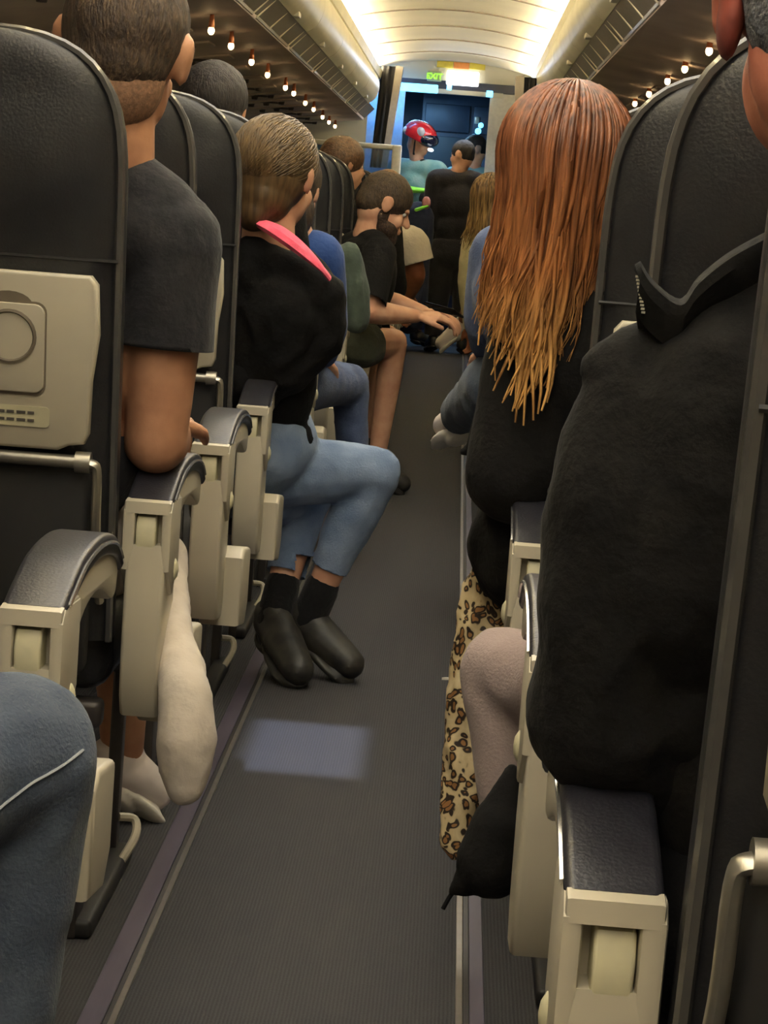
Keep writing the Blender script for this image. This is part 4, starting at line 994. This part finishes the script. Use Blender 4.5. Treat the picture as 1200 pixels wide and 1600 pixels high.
# 15 denim jacket passenger, right
Y = 5.5
J = seated(862, 305, Y, 1, hz=.42)
J['sl'] = at(782, 396, Y); J['el'] = at(768, 500, Y+.05); J['wl'] = at(770, 545, Y+.25); J['neck'] = at(845, 370, Y); J['sr'] = at(900, 400, Y+.1); J['chest'] = at(850, 460, Y)
J['hl'] = at(790, 600, Y+.15); J['kl'] = at(742, 632, Y+.45); J['al'] = at(708, 655, Y+.72); J['tl'] = at(694, 668, Y+.60)
J['al'] = at(716, 648, Y+.65); J['tl'] = at(696, 662, Y+.70)
person('passenger in dark denim jacket and jeans, white sneaker raised, past the redhead', J, (.1, 1, 0), M['skin'], M['jean_m'], 1.85, M['jean_d'], 1.85, (M['h_dark'], 'bob'), voxel=.009, g=.02, fold=.006, shoes=SNK, leg_r=.9)
bg = blob('bag', [('c', at(724, 706, 5.3), .010, at(748, 700, 5.3), .022), ('c', at(748, 700, 5.3), .03, at(770, 640, 5.25), .04)], .006, M['blk'], None, 3, .003)
tag(bg, 'small black bag hanging by the right armrest under the denim knee', 'bag')

# 16 long-haired blond passenger with yellow strap
Y = 11.6
J = seated(768, 312, Y, 1, hz=.36)
J['sl'] = at(742, 385, Y); J['el'] = at(734, 440, Y); J['wl'] = at(738, 505, Y+.05); J['neck'] = at(762, 350, Y)
J['kl'] = at(738, 470, Y+.3); J['al'] = at(722, 505, Y+.4); J['tl'] = at(690, 535, Y+.4)
t, fr = person('passenger with long dishwater-blond hair and pale yellow top on the far right', J, (-.2, 1, -.1), M['skin_brown'], M['creamy'], 1.85, M['creamy'], .4, None, voxel=.010, shoes=SNK, leg_r=.8, hands=True)
r, f, u = fr; hd = V(J['head']); B = basis(r, f, u); P = lambda x, y, z: hd + r*x + f*y + u*z
M['h_bl2'] = hairmat('dishwater_blond_hair', rgb(120, 96, 66), rgb(150, 126, 86), rgb(188, 166, 120), .7, 1.2)
hb = blob('hair', [('e', P(0, -.02, .03), (.09, .105, .095), B), ('c', P(0, -.05, -.03), .085, P(-.03, -.06, -.22), .055)], .009, M['h_bl2'], t, 3)
strands('hair_strands', P(0, -.02, .02), fr, hb, M['h_bl2'], 160, .33, ax=(.105, .112, .105), spread=110, wave=.015, taper=.7, drift=V((-.05, 0, 0)), rad=.005, seed=3)
blob('strap', [('c', at(746, 376, Y-.09), .014, at(753, 366, Y-.09), .014)], .006, M['yel'], t, 1)

# 17 nearest left passenger: dark jeans knee
J = seated(20, -100, 2.35, -1, hz=-.5)
J['pelvis'] = V((-.56, 1.62, .54)); J['head'] = V((-.70, 1.60, 1.20)); J['neck'] = V((-.68, 1.56, 1.03)); J['sl'] = V((-.86, 1.57, .97)); J['sr'] = V((-.50, 1.57, .97)); J['chest'] = V((-.62, 1.60, .80))
J['er'] = V((-.48, 1.66, .70)); J['wr'] = V((-.42, 1.84, .66)); J['el'] = V((-.9, 1.66, .7)); J['wl'] = V((-.75, 1.86, .62))
J['hr'] = V((-.44, 1.68, .52)); J['kr'] = at(28, 1175, 1.98); J['ar'] = at(-50, 1720, 1.98); J['tr'] = J['ar']+V((-.0, .13, -.06)); J['ar'].z = .10; J['tr'].z = .045
J['hl'] = V((-.64, 1.66, .52)); J['kl'] = V((-.66, 2.02, .52)); J['al'] = V((-.66, 2.02, .1)); J['tl'] = V((-.66, 2.16, .045))
t, fr = person('nearest left passenger in dark blue jeans, knee filling the lower left corner', J, (0, 1, 0), M['skin_tan'], M['blk'], 1.9, M['jean_d'], 1.93, (M['h_black'], 'short'), voxel=.007, shoes=BSH, leg_r=.98, fold=.004)
kn = V(J['kr'])
sp = []
me_p = [c for c in t.children if c.name.startswith('trousers')][0]
from mathutils.bvhtree import BVHTree
verts = [V(v.co)+V(t.location) for v in me_p.data.vertices]; bvh = BVHTree.FromPolygons(verts, [tuple(p.vertices) for p in me_p.data.polygons])
for px, py in ((-20, 1285), (0, 1263), (25, 1243), (50, 1224), (75, 1210), (100, 1195), (130, 1172)):
    d = (at(px, py, 3)-CAM).normalized(); hit = bvh.ray_cast(CAM, d)
    if hit[0]: sp.append(hit[0]-d*.001)
if len(sp) > 2:
    bm = bmesh.new(); tube(bm, smooth_pts(sp, 4), .0016, 5); obj('seam_stitch', bm, M['stitch'], t)

# 18 nearest right passenger in black sweater
Y = 1.55
hd = at(1318, 20, Y)
J = dict(head=hd, neck=at(1410, 330, Y), chest=at(1290, 800, Y+.02), pelvis=V((.46, 1.58, .56)), sl=at(1040, 660, Y), sr=at(1500, 620, Y), el=at(990, 1130, Y+.02), wl=at(985, 1175, Y+.27), er=at(1560, 1200, Y), wr=at(1450, 1200, Y+.25),
         hl=V((.40, 1.62, .52)), kl=V((.42, 2.0, .52)), al=V((.46, 1.98, .12)), tl=V((.48, 2.1, .05)), hr=V((.58, 1.62, .52)), kr=V((.62, 2.0, .52)), ar=V((.62, 1.98, .12)), tr=V((.62, 2.1, .05)))
t, fr = person('man in black sweater at the right edge, reddened ear, cropped grey hair', J, (.05, 1, -.02), M['skin_red'], M['knit'], 1.9, M['blk'], 1.9, (M['h_grey'], 'short'), voxel=.006, shoes=BSH, g=.008, fold=.006, sg=.0, roll=.04)
r, f, u = fr; hd = V(J['head']); B = basis(r, f, u); P = lambda x, y, z: hd + r*x + f*y + u*z
blob('ear', [('e', P(-.074, -.016, -.004), (.010, .024, .038), B), ('e', P(-.078, -.026, .012), (.008, .016, .024), B)], .0035, M['ear_red'], t, 2)
blob('sweater_arm', [('c', at(985, 610, Y-.03), .030, at(965, 780, Y-.03), .046), ('c', at(965, 780, Y-.03), .046, at(950, 1130, Y-.01), .054), ('c', at(950, 1130, Y-.01), .054, at(1060, 1235, Y), .028), ('c', at(1090, 1100, Y-.01), .05, at(1080, 1200, Y), .034), ('c', at(960, 580, Y-.03), .018, at(1000, 560, Y-.03), .022), ('c', at(1150, 620, Y-.03), .07, at(1100, 900, Y-.02), .08),
    ('c', at(940, 572, Y-.03), .014, at(1080, 520, Y-.03), .022), ('c', at(1080, 520, Y-.03), .022, at(1210, 470, Y-.03), .03)], .005, M['knit'], t, 5, .005, 15, (1, 1, .7), .004)
# stand-up collar with a zip
Yc = Y-.06
col_pts = smooth_pts([at(1000, 415, Yc), at(1020, 445, Yc), at(1062, 474, Yc), at(1090, 440, Yc), at(1140, 400, Yc), at(1210, 362, Yc)], 5)
bm = bmesh.new(); rows = []
for i, p in enumerate(col_pts):
    q = i/(len(col_pts)-1)
    rows.append([p+V((0, .012, .0)), p+V((0, 0, .003)), p+V((0, -.010, -.001)), p+V((0, -.010, -.010)), p+V((0, .004, -.03)), at(1003+q*220, 512-q*60, Yc+.035)-V((0, 0, .012))])
vs = [[bm.verts.new(v) for v in rw] for rw in rows]
for i in range(len(vs)-1):
    for k in range(5): bm.faces.new((vs[i][k], vs[i][k+1], vs[i+1][k+1], vs[i+1][k]))
o = obj('collar', bm, M['knit'], t); md = o.modifiers.new('s', 'SOLIDIFY'); md.thickness = .004
bm = bmesh.new()
for k in range(11):
    p = at(996+k*.9, 432+k*5.6, Yc-.004); box(bm, p.x-.0012, p.x+.0012, p.y-.001, p.y+.001, p.z-.0007, p.z+.0007)
obj('zip_teeth', bm, M['silver'], o, smooth=False)

# ------------------------------------------------------------------ small things
p = atz(698, 1060, .004)
bm = bmesh.new(); prism(bm, [(p.x-.011, p.y-.004), (p.x-.004, p.y+.002), (p.x+.010, p.y+.006), (p.x+.009, p.y+.001), (p.x-.003, p.y-.003)], 'z', .0005, .006)
tag(obj('paper_scrap', bm, M['paper'], smooth=False), 'tiny pale scrap of paper on the aisle carpet', 'paper')
# unseen narrow light added under the ceiling for the bright patch on the carpet
pc = atz(478, 1168, 0)
lamp = area('patch_beam', (pc.x-.10, pc.y, 2.06), (0, -math.atan(.10/2.06), 0), .22, .42, .5, (0.66, 0.74, 1.0), 2)
for o in D.objects:
    if o.parent is None and o.type == 'MESH' and 'label' not in o and o.get('kind') is None: o['label'] = o.name.replace('_', ' ')
